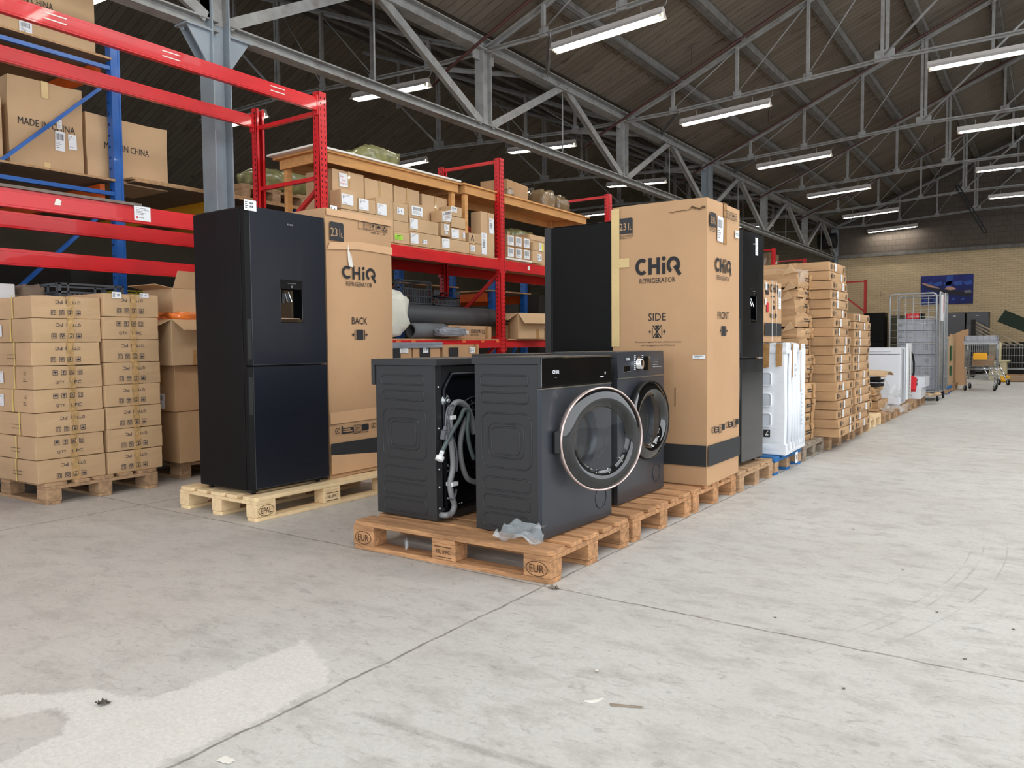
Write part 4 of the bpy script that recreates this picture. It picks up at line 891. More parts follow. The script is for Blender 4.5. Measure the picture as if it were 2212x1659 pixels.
def flapbox(label, loc, w, d, h, rz=0, mat=None, flaps=((0, 100), (1, 60), (2, 120), (3, 60)), group=None, fl=.16, labels=(), draw=None, tapes=(), contents=None, t=.005):
    """open carton: panels with thickness and folded flaps; flap order +X, -Y, -X, +Y, angle from upright outward"""
    mat = mat or card; o = empty('open_cardboard_box', loc, rz, label, 'open box', group)
    mb = MB(); mb.box(-d, 0, 0, w, 0, t); mb.box(-t, 0, 0, w, t, h); mb.box(-d, -d+t, 0, w, t, h); mb.box(-d+t, -t, 0, t, t, h); mb.box(-d+t, -t, w-t, w, t, h); mb.build('box_body', mat, o, bevel=.001)
    P = {0: ((0, 0, h), (0, 1, 0), w, (1, 0, 0)), 1: ((-d, 0, h), (1, 0, 0), d, (0, -1, 0)), 2: ((-d, 0, h), (0, 1, 0), w, (-1, 0, 0)), 3: ((-d, w, h), (1, 0, 0), d, (0, 1, 0))}
    for i, an in flaps:
        og, u, ln, out = P[i]; og, u, out = Vector(og), Vector(u), Vector(out); dirn = Vector((0, 0, 1))*math.cos(R(an))+out*math.sin(R(an)); n_ = u.cross(dirn).normalized()
        a, b = og+u*.004, og+u*(ln-.004); q = [a, b, b+dirn*fl-u*.012, a+dirn*fl+u*.012]
        mb = MB(); mb.add([p for p in q]+[p+n_*t*.8 for p in q], [(3, 2, 1, 0), (4, 5, 6, 7), (0, 1, 5, 4), (1, 2, 6, 5), (2, 3, 7, 6), (3, 0, 4, 7)]); mb.build('flap', mat, o)
    fr = {'x': lambda off=.002: face_x(0, 0, 0, off), 'y': lambda off=.002: face_y(-d, 0, 0, off)}
    for f, a0, b0, a1, b1, st in labels:
        q = fr[f](); q.sheet(a0, b0, a1, b1, 0); q.barcode(a0+(a1-a0)*.12, b0+(b1-b0)*.4, a1-(a1-a0)*.12, b1-(b1-b0)*.12, 1, 4); q.lines(a0+.01, b0+.005, a1-.01, b0+(b1-b0)*.32, 3, 2, 5); q.mb.build('paper_label', [paper, ink, ink_grey], o)
    if tapes:
        mb = MB()
        for f, c, tw, lo, hi in tapes: q = fr[f](.001); q.mb = mb; q.sheet(c-tw/2, lo, c+tw/2, hi)
        mb.build('tape', tape_m, o)
    if draw: mb = MB(); draw(fr, mb); mb.build('printed_marks', [ink, ink_blue, ink_grey], o)
    return o
flapbox('large open box with a raised pale flap, right end of the farther red shelf', (-5.60, 8.42, SZ), .55, .35, .38, 0, card, ((2, 5), (0, 172)), GB2, .07)
carton('brown box with a diamond mark in the shade under the farther table', (-5.95, 7.85, SZ), .30, .3, .42, 0, card_dark, GB2, [], [], lambda fr, mb: [q.line([(.2, .08), (.26, .14), (.2, .2), (.14, .14)], .005, 0, True) for q in [fr['x']()] for _ in [setattr(q, 'mb', mb)]])
lump('crinkled green plastic-wrapped bundle on top of a box under the farther table', 'wrapped_bundle', 'wrapped bundle', (-6.05, 8.75, SZ+.20), .35, .55, .30, olive, 11, .14, 'wrapped bundles')
carton('low box carrying the green wrapped bundle under the farther table', (-5.87, 8.45, SZ), .6, .36, .2, 0, card, GB2)
carton('brown box in film on top of the farther wooden table', (-5.85, 8.3, SZ+.801), .62, .4, .30, R(8), card_dark, None)
lump('clear plastic bag of gold-coloured film packs on the farther wooden table, left one', 'plastic_bag', 'plastic bag', (-5.95, 9.25, SZ+.801), .38, .34, .30, shrink, 21, .14, 'plastic bags on the farther table')
lump('clear plastic bag of gold-coloured film packs on the farther wooden table, right one', 'plastic_bag', 'plastic bag', (-5.95, 9.62, SZ+.801), .38, .36, .26, shrink, 22, .14, 'plastic bags on the farther table')
lump('small knotted plastic bag on the farther wooden table left of the brown box', 'plastic_bag', 'plastic bag', (-5.75, 8.14, SZ+.801), .16, .16, .13, shrink, 23, .16)

# lower red shelf ------------------------------------------------------------------
LZ = 1.128
lump('large crumpled white plastic bale on the lower red shelf beside the refrigerator box', 'wrapped_bale', 'bale', (-5.75, 5.72, LZ), .55, .72, .52, sack_m, 31, .16)
mb = MB(); pr_ = [(0, 0), (.118, 0), (.118, 1.78), (0, 1.78)]
mb.lathe((-5.84, 6.16, 1.392), (0, 1, 0), [(.05, .0), (.118, 0), (.122, .01), (.119, .9), (.116, 1.75), (.05, 1.76)], 40, 0); mb.v = [(x, y, z+.0*(y-6)) for x, y, z in mb.v]
tag(mb.build('rubber_roll', tube_m), 'thick dark grey roll lying along the lower red shelf', 'roll')
mb = MB(); mb.lathe((-5.62, 6.16, LZ+.085), (0.05, 1, 0), [(.063, 0), (.084, 0), (.085, .01), (.084, .5), (.063, .5), (.063, 0)], 36)
tag(mb.build('foam_pipe', foam_m), 'open-ended grey foam pipe pointing at the camera below the dark roll', 'pipe')
def meda(fr, mb):
    q = fr['x'](); q.mb = mb
    for i, k_ in enumerate(('glass', 'hands', 'up', 'umbrella')): q.icon(k_, .42+i*.05, .07, .038, 0)
    q.text('MADE IN CHINA', .41, .035, .17, .02, 0); q.text('CE', .64, .06, .07, .05, 0); q.lines(.1, .09, .26, .14, 3, 2, 9)
carton('flat long box printed MADE IN CHINA and CE on the lower red shelf', (-5.56, 6.72, LZ), .85, .2, .15, R(2), card_warm, None, [('x', .75, .05, .0, .15)], [('x', .31, .05, .37, .09, 'code')], meda, n=3)
lump('flattened torn box in grey film in front of the printed flat box', 'crushed_package', 'package', (-5.50, 6.68, LZ+.02), .12, .50, .10, gr_film, 41, .2)
flapbox('open brown box with drooping flaps on the lower shelf right of the slotted upright', (-5.46, 7.95, LZ), .55, .42, .32, R(-14), card, ((0, 140), (1, 120), (3, 150)), None, .17, tapes=(('x', .33, .05, .0, .12), ('x', .46, .03, .0, .14), ('y', .25, .04, 0, .2)), draw=lambda fr, mb: [q.lines(.12, .17, .36, .27, 3, 0, 7, th=.5) for q in [fr['y']()] for _ in [setattr(q, 'mb', mb)]])
carton('low brown box behind the open box on the lower shelf', (-5.9, 8.1, LZ), .5, .3, .34, 0, card_dark, None)
mb = MB(); mb.box(-5.75, -5.5, 7.8, 8.9, 1.112, 1.1278); tag(mb.build('flat_board', chip, bevel=.002), 'chipboard strip under the open box on the lower shelf', 'board')
def crate(label, loc, w, d, h, mat, dip=False, group=None, cols=14, lid=False, name='plastic_crate', rz=0):
    o = empty(name, loc, rz, label, 'crate', group); mb = MB(); t = .006
    mb.box(-d, 0, 0, w, 0, t)
    for (a0, a1, b0, b1, al) in ((-t, 0, 0, w, 'y'), (-d, -d+t, 0, w, 'y'), (-d, 0, 0, t, 'x'), (-d, 0, w-t, w, 'x')):
        L_ = w if al == 'y' else d
        def pan(u0, u1, z0, z1, e=0):
            if al == 'y': mb.box(a0-e, a1+e, u0, u1, z0, z1)
            else: mb.box(-d+u0, -d+u1, b0-e, b1+e, z0, z1)
        top = h*.55 if dip and al == 'y' else h
        for z in (0, h*.30, h*.62 if not dip else h*.5, top-.012): pan(0, L_, z, z+.014, .004)
        for u in (0, L_*.12, L_*.88-.01, L_-.012): pan(u, u+.012, 0, h if u in (0,) or u > L_*.8 or u < L_*.2 else top, .004)
        if dip and al == 'y':
            pan(0, L_*.22, h*.7, h-.0); pan(L_*.78, L_, h*.7, h-.0)
        for i in range(cols): u = L_*.14+L_*.72*i/cols; pan(u, u+L_*.72/cols*.5, .02, top*.62)
    mb.build('crate_body', mat, o); return o
crate('tall black perforated crate standing at the back of the lower red shelf above the roll', (-6.15, 6.55, 1.545), .58, .38, .27, blk_pl, False, 'black crates on the roll')
crate('low black crate with a dipped side next to the tall perforated crate', (-6.15, 7.17, 1.545), .50, .36, .18, blk_pl, True, 'black crates on the roll')
mb = MB(); mb.box(-6.55, -6.12, 6.4, 7.75, 1.525, 1.543)
for x in (-6.5, -6.16):
    for y in (6.42, 7.7): mb.box(x, x+.04, y, y+.03, LZ, 1.525)
tag(mb.build('black_stand', rubber), 'low black stand carrying the two black crates', 'stand')
# wrapped boxes on the floor pallet below that shelf
def washbox(fr, mb):
    q = fr['x'](); q.mb = mb; q.rrect(.09, .78, .25, .88, .01, 0)
carton('cardboard appliance box in grey film under the lower red shelf, left one', (-5.25, 5.35, .15), .42, .5, .93, 0, card_warm, 'appliance boxes under the lower shelf', [], [('x', .24, .83, .36, .90, 'txt')], washbox)
carton('cardboard appliance box in grey film under the lower red shelf, middle one', (-5.25, 5.79, .15), .42, .5, .93, 0, card_warm, 'appliance boxes under the lower shelf', [], [('x', .14, .83, .22, .90, 'code')], washbox)
carton('cardboard appliance box under the lower red shelf near the slotted upright', (-5.25, 6.25, .15), .62, .5, .91, 0, card_warm, 'appliance boxes under the lower shelf', [('x', .56, .05, .4, .91)], [('x', .44, .82, .54, .88, 'code')], washbox)
mb = MB(); mb.soft(-5.78, -5.235, 5.33, 6.23, 1.03, 1.087, 4, .0, .004, 3); tag(mb.build('film_cover', gr_film), 'sheet of grey film over the tops of the two wrapped appliance boxes', 'film')
p_ = copy_tree(pB); put(p_, (-5.2, 5.3, 0), 0, 'pallet under the appliance boxes in front of the lower red shelf', 'pallet', 'pallets in front of the racks', 1.0); p_.scale = (.55, 1.97, 1)

# cartons at the left edge ------------------------------------------------------
zs = [.1445, .302, .462, .622, .78, .94, 1.10, 1.262, 1.416]
flips = [0, 0, 0, 1, 1, 0, 1, 0]  # placeholder, printed the right way up where 1
upA = [False, True, False, True, True, False, False, False]   # from the lowest
upA = [False, True, False, True, True, False, False, False]
for i in range(8):
    top = 7-i; z0, z1 = zs[i], zs[i+1]; h_ = z1-z0-.004
    off = (-.005, .012) if i == 7 else (random.Random(i).uniform(-.006, .006), random.Random(i+50).uniform(-.006, .006)-.004*i*0)
    lab = [] if i in (0, 1, 2, 5, 7) else [('y', .12, .04, .20, .12, 'doc')]
    def sideprint(fr, mb, i=i, h_=h_):
        qty_print(.47, h_, not upA[i])(fr, mb)
        q = fr['y'](); q.mb = mb
        if i in (3, 4): q.text('CE', .48, h_*.62, .03, .022, 2); q.lines(.47, h_*.3, .52, h_*.5, 2, 2, i)
        if i in (0, 1, 2, 5): q.line([(.28, .05), (.40, .05), (.40, .075), (.28, .075)], .003, 2, True)
    carton('yellow-strapped brown carton, %s of the leftmost stack%s' % (ordn(top, 8), ', its corner torn open' if i == 7 else ''),
           (-5.57+off[0]-.006*i*.3, 2.405+off[1], z0), .462, .60, h_, R(2.2), card, 'cartons in the left-edge stack', [('x', .25, .05, 0, h_)], lab, sideprint, crush=.012 if i == 7 else 0, tape_mat=tape_clear, straps=[.36+.03*((i*7) % 3-1)])
zs2 = [.1445, .304, .466, .630, .790, .952, 1.118, 1.284, 1.452]
for i in range(8):
    z0, z1 = zs2[i], zs2[i+1]; h_ = z1-z0-.004
    carton('brown carton, %s of the stack right of the strapped one%s' % (ordn(7-i, 8), ', with two stickers' if i == 7 else ''),
           (-5.575-.003*(i % 3), 2.882+.004*((i*5) % 3), z0), .42, .60, h_, R(1.5), card, 'cartons in the second left stack', [('x', .22, .05, 0, h_)], [('x', .06, h_-.035, .13, h_+.012, 'code'), ('x', .27, h_-.02, .34, h_+.012, 'code')] if i == 7 else [], qty_print(.42, h_, i != 6), tape_mat=tape_clear)
# open cartons behind the dark refrigerator
GO = 'cartons between the left stacks and the dark refrigerator'
carton('plain lowest carton of the pile behind the dark refrigerator', (-5.62, 3.47, .1445), .55, .5, .40, R(-4), card_dark, GO, [('x', .35, .05, .3, .4)])
carton('second lowest carton of that pile, with a barcode label on its left side', (-5.66, 3.47, .549), .52, .46, .36, R(4), card_dark, GO, [('y', .3, .045, .2, .36)], [('y', .18, .02, .34, .14, 'bar')])
flapbox('open carton with orange bag showing, third up in the pile behind the dark refrigerator', (-5.60, 3.42, .915), .55, .5, .36, R(0), card, ((0, 120), (1, 115), (3, 100)), GO, .17, tapes=(('x', .2, .05, 0, .12),), labels=(('x', .30, .26, .46, .355, 'bar'),))
lump('clear and orange plastic bag spilling from the open carton behind the dark refrigerator', 'plastic_bag', 'plastic bag', (-5.74, 3.60, 1.235), .30, .34, .10, M('orange_bag', S(226, 120, 50), .25, var=.3, bump=.8, bscale=12, coat=.6, dirt=S(220, 220, 224), dirtamt=.8), 51, .2)
flapbox('topmost open carton of the pile behind the dark refrigerator', (-5.70, 3.50, 1.285), .50, .4, .24, R(2), card, ((1, 80), (0, 20)), GO, .14)
lump('grey film bundle on top of the open cartons behind the dark refrigerator', 'film_bundle', 'film bundle', (-5.98, 3.9, 1.32), .2, .3, .22, gr_film, 55, .2)
for y in (3.0, 3.7): mb = None
# dim things behind the left stacks
mb = MB(); mb.box(-6.50, -6.26, 2.42, 2.60, 1.358, 1.53); tag(mb.build('monitor_back', white_pl, bevel=.004), 'pale equipment case cut off by the left edge behind the strapped cartons', 'case')
crate('dark grey crate lying on its side behind the cartons', (-6.24, 2.90, 1.358), .50, .33, .20, blk_pl, False, None, 10)
lump('grey-brown cloth bundle beside the dark grey crate', 'cloth_bundle', 'cloth bundle', (-6.36, 2.74, 1.358), .18, .18, .18, M('grey_cloth', S(128, 112, 98), .9, bump=.6), 61, .15)
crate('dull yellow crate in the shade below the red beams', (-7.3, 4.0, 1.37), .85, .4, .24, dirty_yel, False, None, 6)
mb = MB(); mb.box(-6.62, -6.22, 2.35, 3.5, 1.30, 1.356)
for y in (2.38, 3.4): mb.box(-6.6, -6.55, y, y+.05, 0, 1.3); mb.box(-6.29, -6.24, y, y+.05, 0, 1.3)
mb.box(-6.5, -6.48, 2.4, 3.45, .1, 1.2); tag(mb.build('storage_bench', shade_m), 'dark bench hidden behind the left cartons carrying a case and a crate', 'bench')
mb = MB(); mb.box(-8.2, -7.3, 3.9, 5.3, 0, 1.365); tag(mb.build('dark_cabinet', shade_m, bevel=.01), 'dark cabinet under the dull yellow crate', 'cabinet')
# loads added as a dark backdrop behind the racks, shade in their colour
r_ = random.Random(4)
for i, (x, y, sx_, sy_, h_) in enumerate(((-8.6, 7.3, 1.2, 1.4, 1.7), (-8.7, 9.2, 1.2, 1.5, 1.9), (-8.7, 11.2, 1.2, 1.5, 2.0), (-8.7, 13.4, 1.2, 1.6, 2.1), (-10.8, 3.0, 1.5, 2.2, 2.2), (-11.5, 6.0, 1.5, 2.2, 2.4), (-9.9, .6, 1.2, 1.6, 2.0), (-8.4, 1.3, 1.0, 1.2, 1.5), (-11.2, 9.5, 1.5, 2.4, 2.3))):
    mb = MB(); mb.soft(x-sx_, x, y, y+sy_, .0, h_, 4, .03, .05, i); tag(mb.build('backdrop_load', shade_m), 'dark covered load added as a backdrop of shade behind the racks', 'covered load', 'covered loads added for darkness')
# ---------------------------------------------------------------- refrigerators
def refrigerator(label, loc, rz, w, d, h, split, side_m, door_m, gloss=False, group=None, sticker=False, logo=True):
    o = empty('refrigerator', loc, rz, label, 'refrigerator', group); dt = .05
    mb = MB(); mb.box(-d, -dt-.012, .004, w-.004, .004, h-.012); mb.box(-d+.02, -dt-.02, .015, w-.015, h-.012, h-.004); mb.build('cabinet', side_m, o, bevel=.006, seg=2)
    mb = MB(); mb.box(-dt-.012, -dt, .008, w-.008, .03, h-.012); mb.build('door_seal', rubber, o)
    d0, d1, p0, p1 = .40*w, .685*w, split+.28*(h-split), split+.555*(h-split)
    e = .028                                              # chamfered handle strip on the hinge-free edge
    def door(z0, z1, hole, nm):
        mb = MB()
        if hole:
            y0, y1, a, b = hole
            for q in ((e, y0, z0, z1), (y1, w, z0, z1), (y0, y1, z0, a), (y0, y1, b, z1)): mb.box(-dt, 0, *q)
        else: mb.box(-dt, 0, e, w, z0, z1)
        hz0, hz1 = (z0+.035, z0+.28) if hole else (z1-.29, z1-.06)
        mb.add([(-dt, 0, z0), (-.02, 0, z0), (-.002, e, z0), (-dt, e, z0), (-dt, 0, z1), (-.02, 0, z1), (-.002, e, z1), (-dt, e, z1)], [(0, 3, 2, 1), (4, 5, 6, 7), (0, 1, 5, 4), (2, 3, 7, 6), (0, 4, 7, 3), (1, 2, 6, 5)], 1)
        dr = mb.build(nm, [door_m, side_m], o)
        m2 = MB(); m2.add([(-.0172, .006, hz0), (-.005, .024, hz0), (-.005, .024, hz1), (-.0172, .006, hz1), (-.016, .005, hz0), (-.0035, .0235, hz0), (-.0035, .0235, hz1), (-.016, .005, hz1)], [(4, 5, 6, 7), (0, 1, 5, 4), (2, 3, 7, 6)]); m2.build('grip_recess', rubber, dr)
        m2 = MB(); m2.box(-.0025, .0012, e-.0005, e+.0015, z0, z1); m2.box(-.01, .0012, e, w, z0-.001, z0+.0015); m2.build('door_trim', M('edge_trim', S(96, 98, 102), .3, metal=.6), dr)
        return dr
    lo = door(.014, split-.006, None, 'lower_door'); up = door(split+.006, h-.006, (d0, d1, p0, p1), 'upper_door')
    di = MB(); pz = p1-.22*(p1-p0)                        # water dispenser
    di.box(-.035, .002, d0, d1, pz, p1); di.box(-dt, -.045, d0, d1, p0, pz, 1); di.box(-.045, 0, d0, d0+.004, p0, pz, 1); di.box(-.045, 0, d1-.004, d1, p0, pz, 1); di.box(-.045, .001, d0, d1, p0, p0+.02, 1); di.box(-.003, .0015, d0-.002, d1+.002, p0-.003, p0, 0)
    ds = di.build('water_dispenser', [app_black, app_gloss], up, bevel=.001)
    q = face_x(0, 0, 0, .004); c = (d0+d1)/2; q.text('Water Dispenser', c-.034, pz+.033, .068, .006, 0); q.line([(c-.004, pz+.022), (c-.003, pz+.010), (c+.003, pz+.010), (c+.004, pz+.022)], .0015, 0, True)
    if logo: q.logo(.5*w, h-.09, .045, .010, 0)
    q.mb.build('lettering', M('lettering', S(190, 190, 192), .4), up)
    lv = MB(); lv.bar((-.03, c-.012, pz-.02), (-.010, c-.001, pz-.085), .034, .006, up=(0, 1, 0)); lv.bar((-.03, c-.03, pz-.02), (-.016, c-.022, pz-.08), .008, .005); lv.build('lever', chrome, ds, bevel=.002)
    lv = MB(); lv.box(-.042, -.004, d0+.006, d1-.02, p0+.0205, p0+.026); lv.build('drip_tray', chrome, ds)
    ft = MB()
    for x in (-d+.05, -.06):
        for y in (.05, w-.05): ft.cyl((x, y, -.02), (x, y, .006), .016, 10)
    ft.box(-.06, -.015, .0, .05, -.006, .012); ft.box(-.06, -.015, w-.05, w, -.006, .012); ft.build('feet', rubber, o)
    if sticker:
        q = Draw((-.02, 0, h), (0, 1, 0), (0, 0, 1), .022); q.sheet(-.01, -.035, .078, .028, 0); q.lines(.03, -.02, .07, .018, 2, 1, 7, th=.6); q.lines(-.002, -.025, .025, .02, 4, 1, 8, th=.5); q.mb.build('paper_label', [paper, ink], o)
    return o
refrigerator('tall dark refrigerator with water dispenser standing on the pale EPAL pallet', (-3.988, 2.933, .165), R(.3), .613, .539, 1.742, .77, app_black, app_blue, sticker=True)
refrigerator('black refrigerator seen from its side between the washing machines and the tall cardboard box', (-3.02, 5.345, .165), R(180), .60, .56, 1.725, .77, app_black, app_dark)
bf = refrigerator('scuffed glossy black refrigerator with dispenser right behind the tall cardboard box', (-1.853, 5.524, .165), R(-2.3), .470, .55, 1.70, .77, app_black, M('scuffed_black', S(22, 24, 28), .22, var=.2, scale=3, coat=.5, dirt=S(60, 64, 68), dirtamt=.4))
q = face_x(-1.853+.01, 5.80, 1.70, .006); q.sheet(.0, .0, .06, .13, 0, rot=.03); q.lines(.01, .01, .05, .12, 8, 1, 3); lb_ = q.mb.build('paper_label', [paper, ink_grey]); lb_.parent = bf; lb_.matrix_parent_inverse = Matrix.LocRotScale(Vector(bf.location), bf.rotation_euler, None).inverted()

# ---------------------------------------------------------------- tall refrigerator boxes
def icon_push(q, a, b, w, h, cross=False):
    if not cross:
        q.rect(a+w*.28, b, a+w*.72, b+h); q.rect(a+w*.17, b, a+w*.21, b+h); q.rect(a+w*.79, b, a+w*.83, b+h)
    else:
        for s_ in (-1, 1): q.line([(a+w*.25, b+h*(.5+.5*s_)), (a+w*.75, b+h*(.5-.5*s_))], h*.09)
        q.poly([(a+w*.5, b+h*.62), (a+w*.36, b+h), (a+w*.64, b+h)]); q.poly([(a+w*.5, b+h*.38), (a+w*.64, b), (a+w*.36, b)])
        q.rect(a+w*.2, b+h*.18, a+w*.24, b+h*.82); q.rect(a+w*.76, b+h*.18, a+w*.8, b+h*.82)
    for s_, x in ((1, a), (-1, a+w)):
        q.rect(min(x, x+s_*w*.07), b+h*.45, max(x, x+s_*w*.07), b+h*.55); q.poly([(x+s_*w*.06, b+h*.3), (x+s_*w*.15, b+h*.5), (x+s_*w*.06, b+h*.7)][::s_])
def recycle_marks(q, a, b, w, h, sd=1):
    q.arc(a+h*.5, b+h*.5, h*.4, 20, 330, h*.1); q.line([(a+h*.35, b+h*.3), (a+h*.65, b+h*.7)], h*.12)
    x = a+h*1.25; q.rrect(x, b, x+w*.33, b+h*.8, h*.2); q.rect(x, b+h*.8, x+h*.25, b+h*1.05); q.rrect(x+w*.55, b+h*.1, x+w*.75, b+h, h*.2)
    q.line([(x+w*.33, b+h*.05), (x+w*.56, b+h*.05), (x+w*.56, b+h), (x+w*.33, b+h)], h*.05, 0, True); q.lines(x+w*.35, b+h*.12, x+w*.54, b+h*.92, 4, 0, sd, .0005); q.lines(x+w*.3, b-h*.22, x+w*.75, b-h*.05, 1, 0, sd, .0005, th=.5)
    q.lines(x+.012, b+h*.15, x+w*.3, b+h*.7, 2, 5, sd+3, .0006, th=.55)
def volume_mark(q, a, b, w, h, model=None):
    q.rrect(a, b, a+w, b+h, w*.1, 3, corners=(0, 0, 1, 1)); q.text('231', a+w*.06, b+h*.22, w*.68, h*.46, 5, .001); q.text('L', a+w*.81, b+h*.22, w*.12, h*.24, 5, .001)
    if model:
        q.line([(a, b), (a, b-h*.3), (a+w*.9, b-h*.3), (a+w, b-h*.2), (a+w, b)], w*.02, 0); q.text(model, a+w*.06, b-h*.22, w*.86, h*.13, 0)
FOUR = ['lay', 'up', 'glass', 'umbrella', 'hands']
def back_face(fr, mb):
    q = fr['x'](); q.mb = mb; W_ = .655
    q.rect(0, .115, W_, .242, 3); volume_mark(q, .03, 1.625, .13, .125)
    for i, k_ in enumerate(FOUR): q.icon(k_, .305+i*.062, 1.735, .052, 0, w=.003)
    for i in (2, 3, 4): q.lines(.31+i*.062, 1.712, .355+i*.062, 1.728, 1, 0, i, .0005)
    q.logo(.14, 1.374, .335, .09); q.text('REFRIGERATOR', .175, 1.326, .26, .030); q.text('BACK', .225, 1.060, .152, .050); icon_push(q, .222, .951, .156, .072)
    recycle_marks(q, .04, .30, .36, .05, 2); recycle_marks(q, .40, .31, .30, .045, 6)
bx = carton('tall cardboard refrigerator box printed BACK, beside the dark refrigerator on the pale pallet', (-4.033, 3.594, .1455), .655, .6, 1.836, R(2.2), card_warm, 'tall refrigerator boxes', [], [('x', .04, 1.80, .10, 1.858, 'code')], back_face, n=6, bulge=.008, jit=.006)
mb = MB(); q = face_x(0, 0, 0, .0125); q.mb = mb
q.poly([(0, 1.56), (.3, 1.585), (.655, 1.58), (.655, 1.635), (.3, 1.64), (.03, 1.61)]); q.poly([(0, .375), (.655, .38), (.655, .465), (0, .455)]); q.poly([(0, .03), (.655, .03), (.655, .115), (0, .165)]); q.rect(0, 1.79, .655, 1.834)
mb.build('tape', kraft_tape, bx)
mb = MB(); q = face_x(0, 0, 0, .0135); q.mb = mb
q.poly([(.205, 1.46), (.245, 1.455), (.235, 1.50), (.232, 1.545), (.222, 1.50), (.218, 1.55), (.205, 1.57), (.20, 1.62), (.192, 1.56), (.195, 1.50)]); mb.build('torn_paper', white_board, bx)
def side_face(fr, mb):
    q = fr['y'](); q.mb = mb; q.rect(0, .122, .656, .256, 3); volume_mark(q, .05, 1.632, .10, .102, 'BH2231NE4DE')
    q.logo(.17, 1.352, .315, .108); q.text('REFRIGERATOR', .20, 1.297, .247, .032); q.text('SIDE', .262, 1.052, .122, .05); icon_push(q, .264, .941, .118, .08, True)
    q.text('Do not knock against the sides and four corners to', .168, .907, .32, .014); q.text('avoid damaging the product! Thank you!', .21, .885, .235, .014)
    for i in range(3): q.rect(.445+.0*i, .50, .45, .62)
    q = fr['x'](); q.mb = mb; q.rect(0, .122, .628, .256, 3); volume_mark(q, .02, 1.635, .115, .09, 'BH2231NE4DE')
    for i, k_ in enumerate(FOUR): q.icon(k_, .285+i*.053, 1.725, .046, 0, w=.003)
    q.logo(.122, 1.36, .31, .09); q.text('REFRIGERATOR', .15, 1.310, .245, .030); q.text('FRONT', .172, 1.060, .212, .048); icon_push(q, .208, .951, .15, .064)
    recycle_marks(q, .06, .325, .26, .045, 3); recycle_marks(q, .33, .335, .28, .045, 5)
bx = carton('tall cardboard refrigerator box printed SIDE and FRONT behind the washing machines', (-1.786, 4.693, .1455), .628, .656, 1.812, R(.7), card_warm, 'tall refrigerator boxes', [('x', .31, .06, 1.55, 1.812)], [('x', .155, 1.556, .262, 1.715, 'bar'), ('x', .505, 1.615, .585, 1.665, 'code'), ('y', .565, .805, .648, .828, 'bar')], side_face, n=6, bulge=.006, jit=.005)
mb = MB(); q = face_y(-.656, 0, 0, .0125); q.mb = mb; q.rect(-.002, .886, .056, 1.80); q.rect(.056, 1.41, .128, 1.47); mb.box(-.662, -.656, -.009, .05, .886, 1.80); mb.build('corner_tape', tape_pale, bx)
mb = MB(); q = face_y(-.656, 0, 0, .0105); q.mb = mb; r_ = random.Random(2)
pts = [(.405+.24*i/24, 1.737+.012*(i/24)+(r_.uniform(-.004, .004) if i < 15 else r_.uniform(-.006, .014))) for i in range(25)]
for i in range(24): q.line([pts[i], pts[i+1]], .004 if i < 15 else r_.uniform(.008, .016))
mb.build('tear', M('torn_card', S(92, 70, 48), .95), bx)

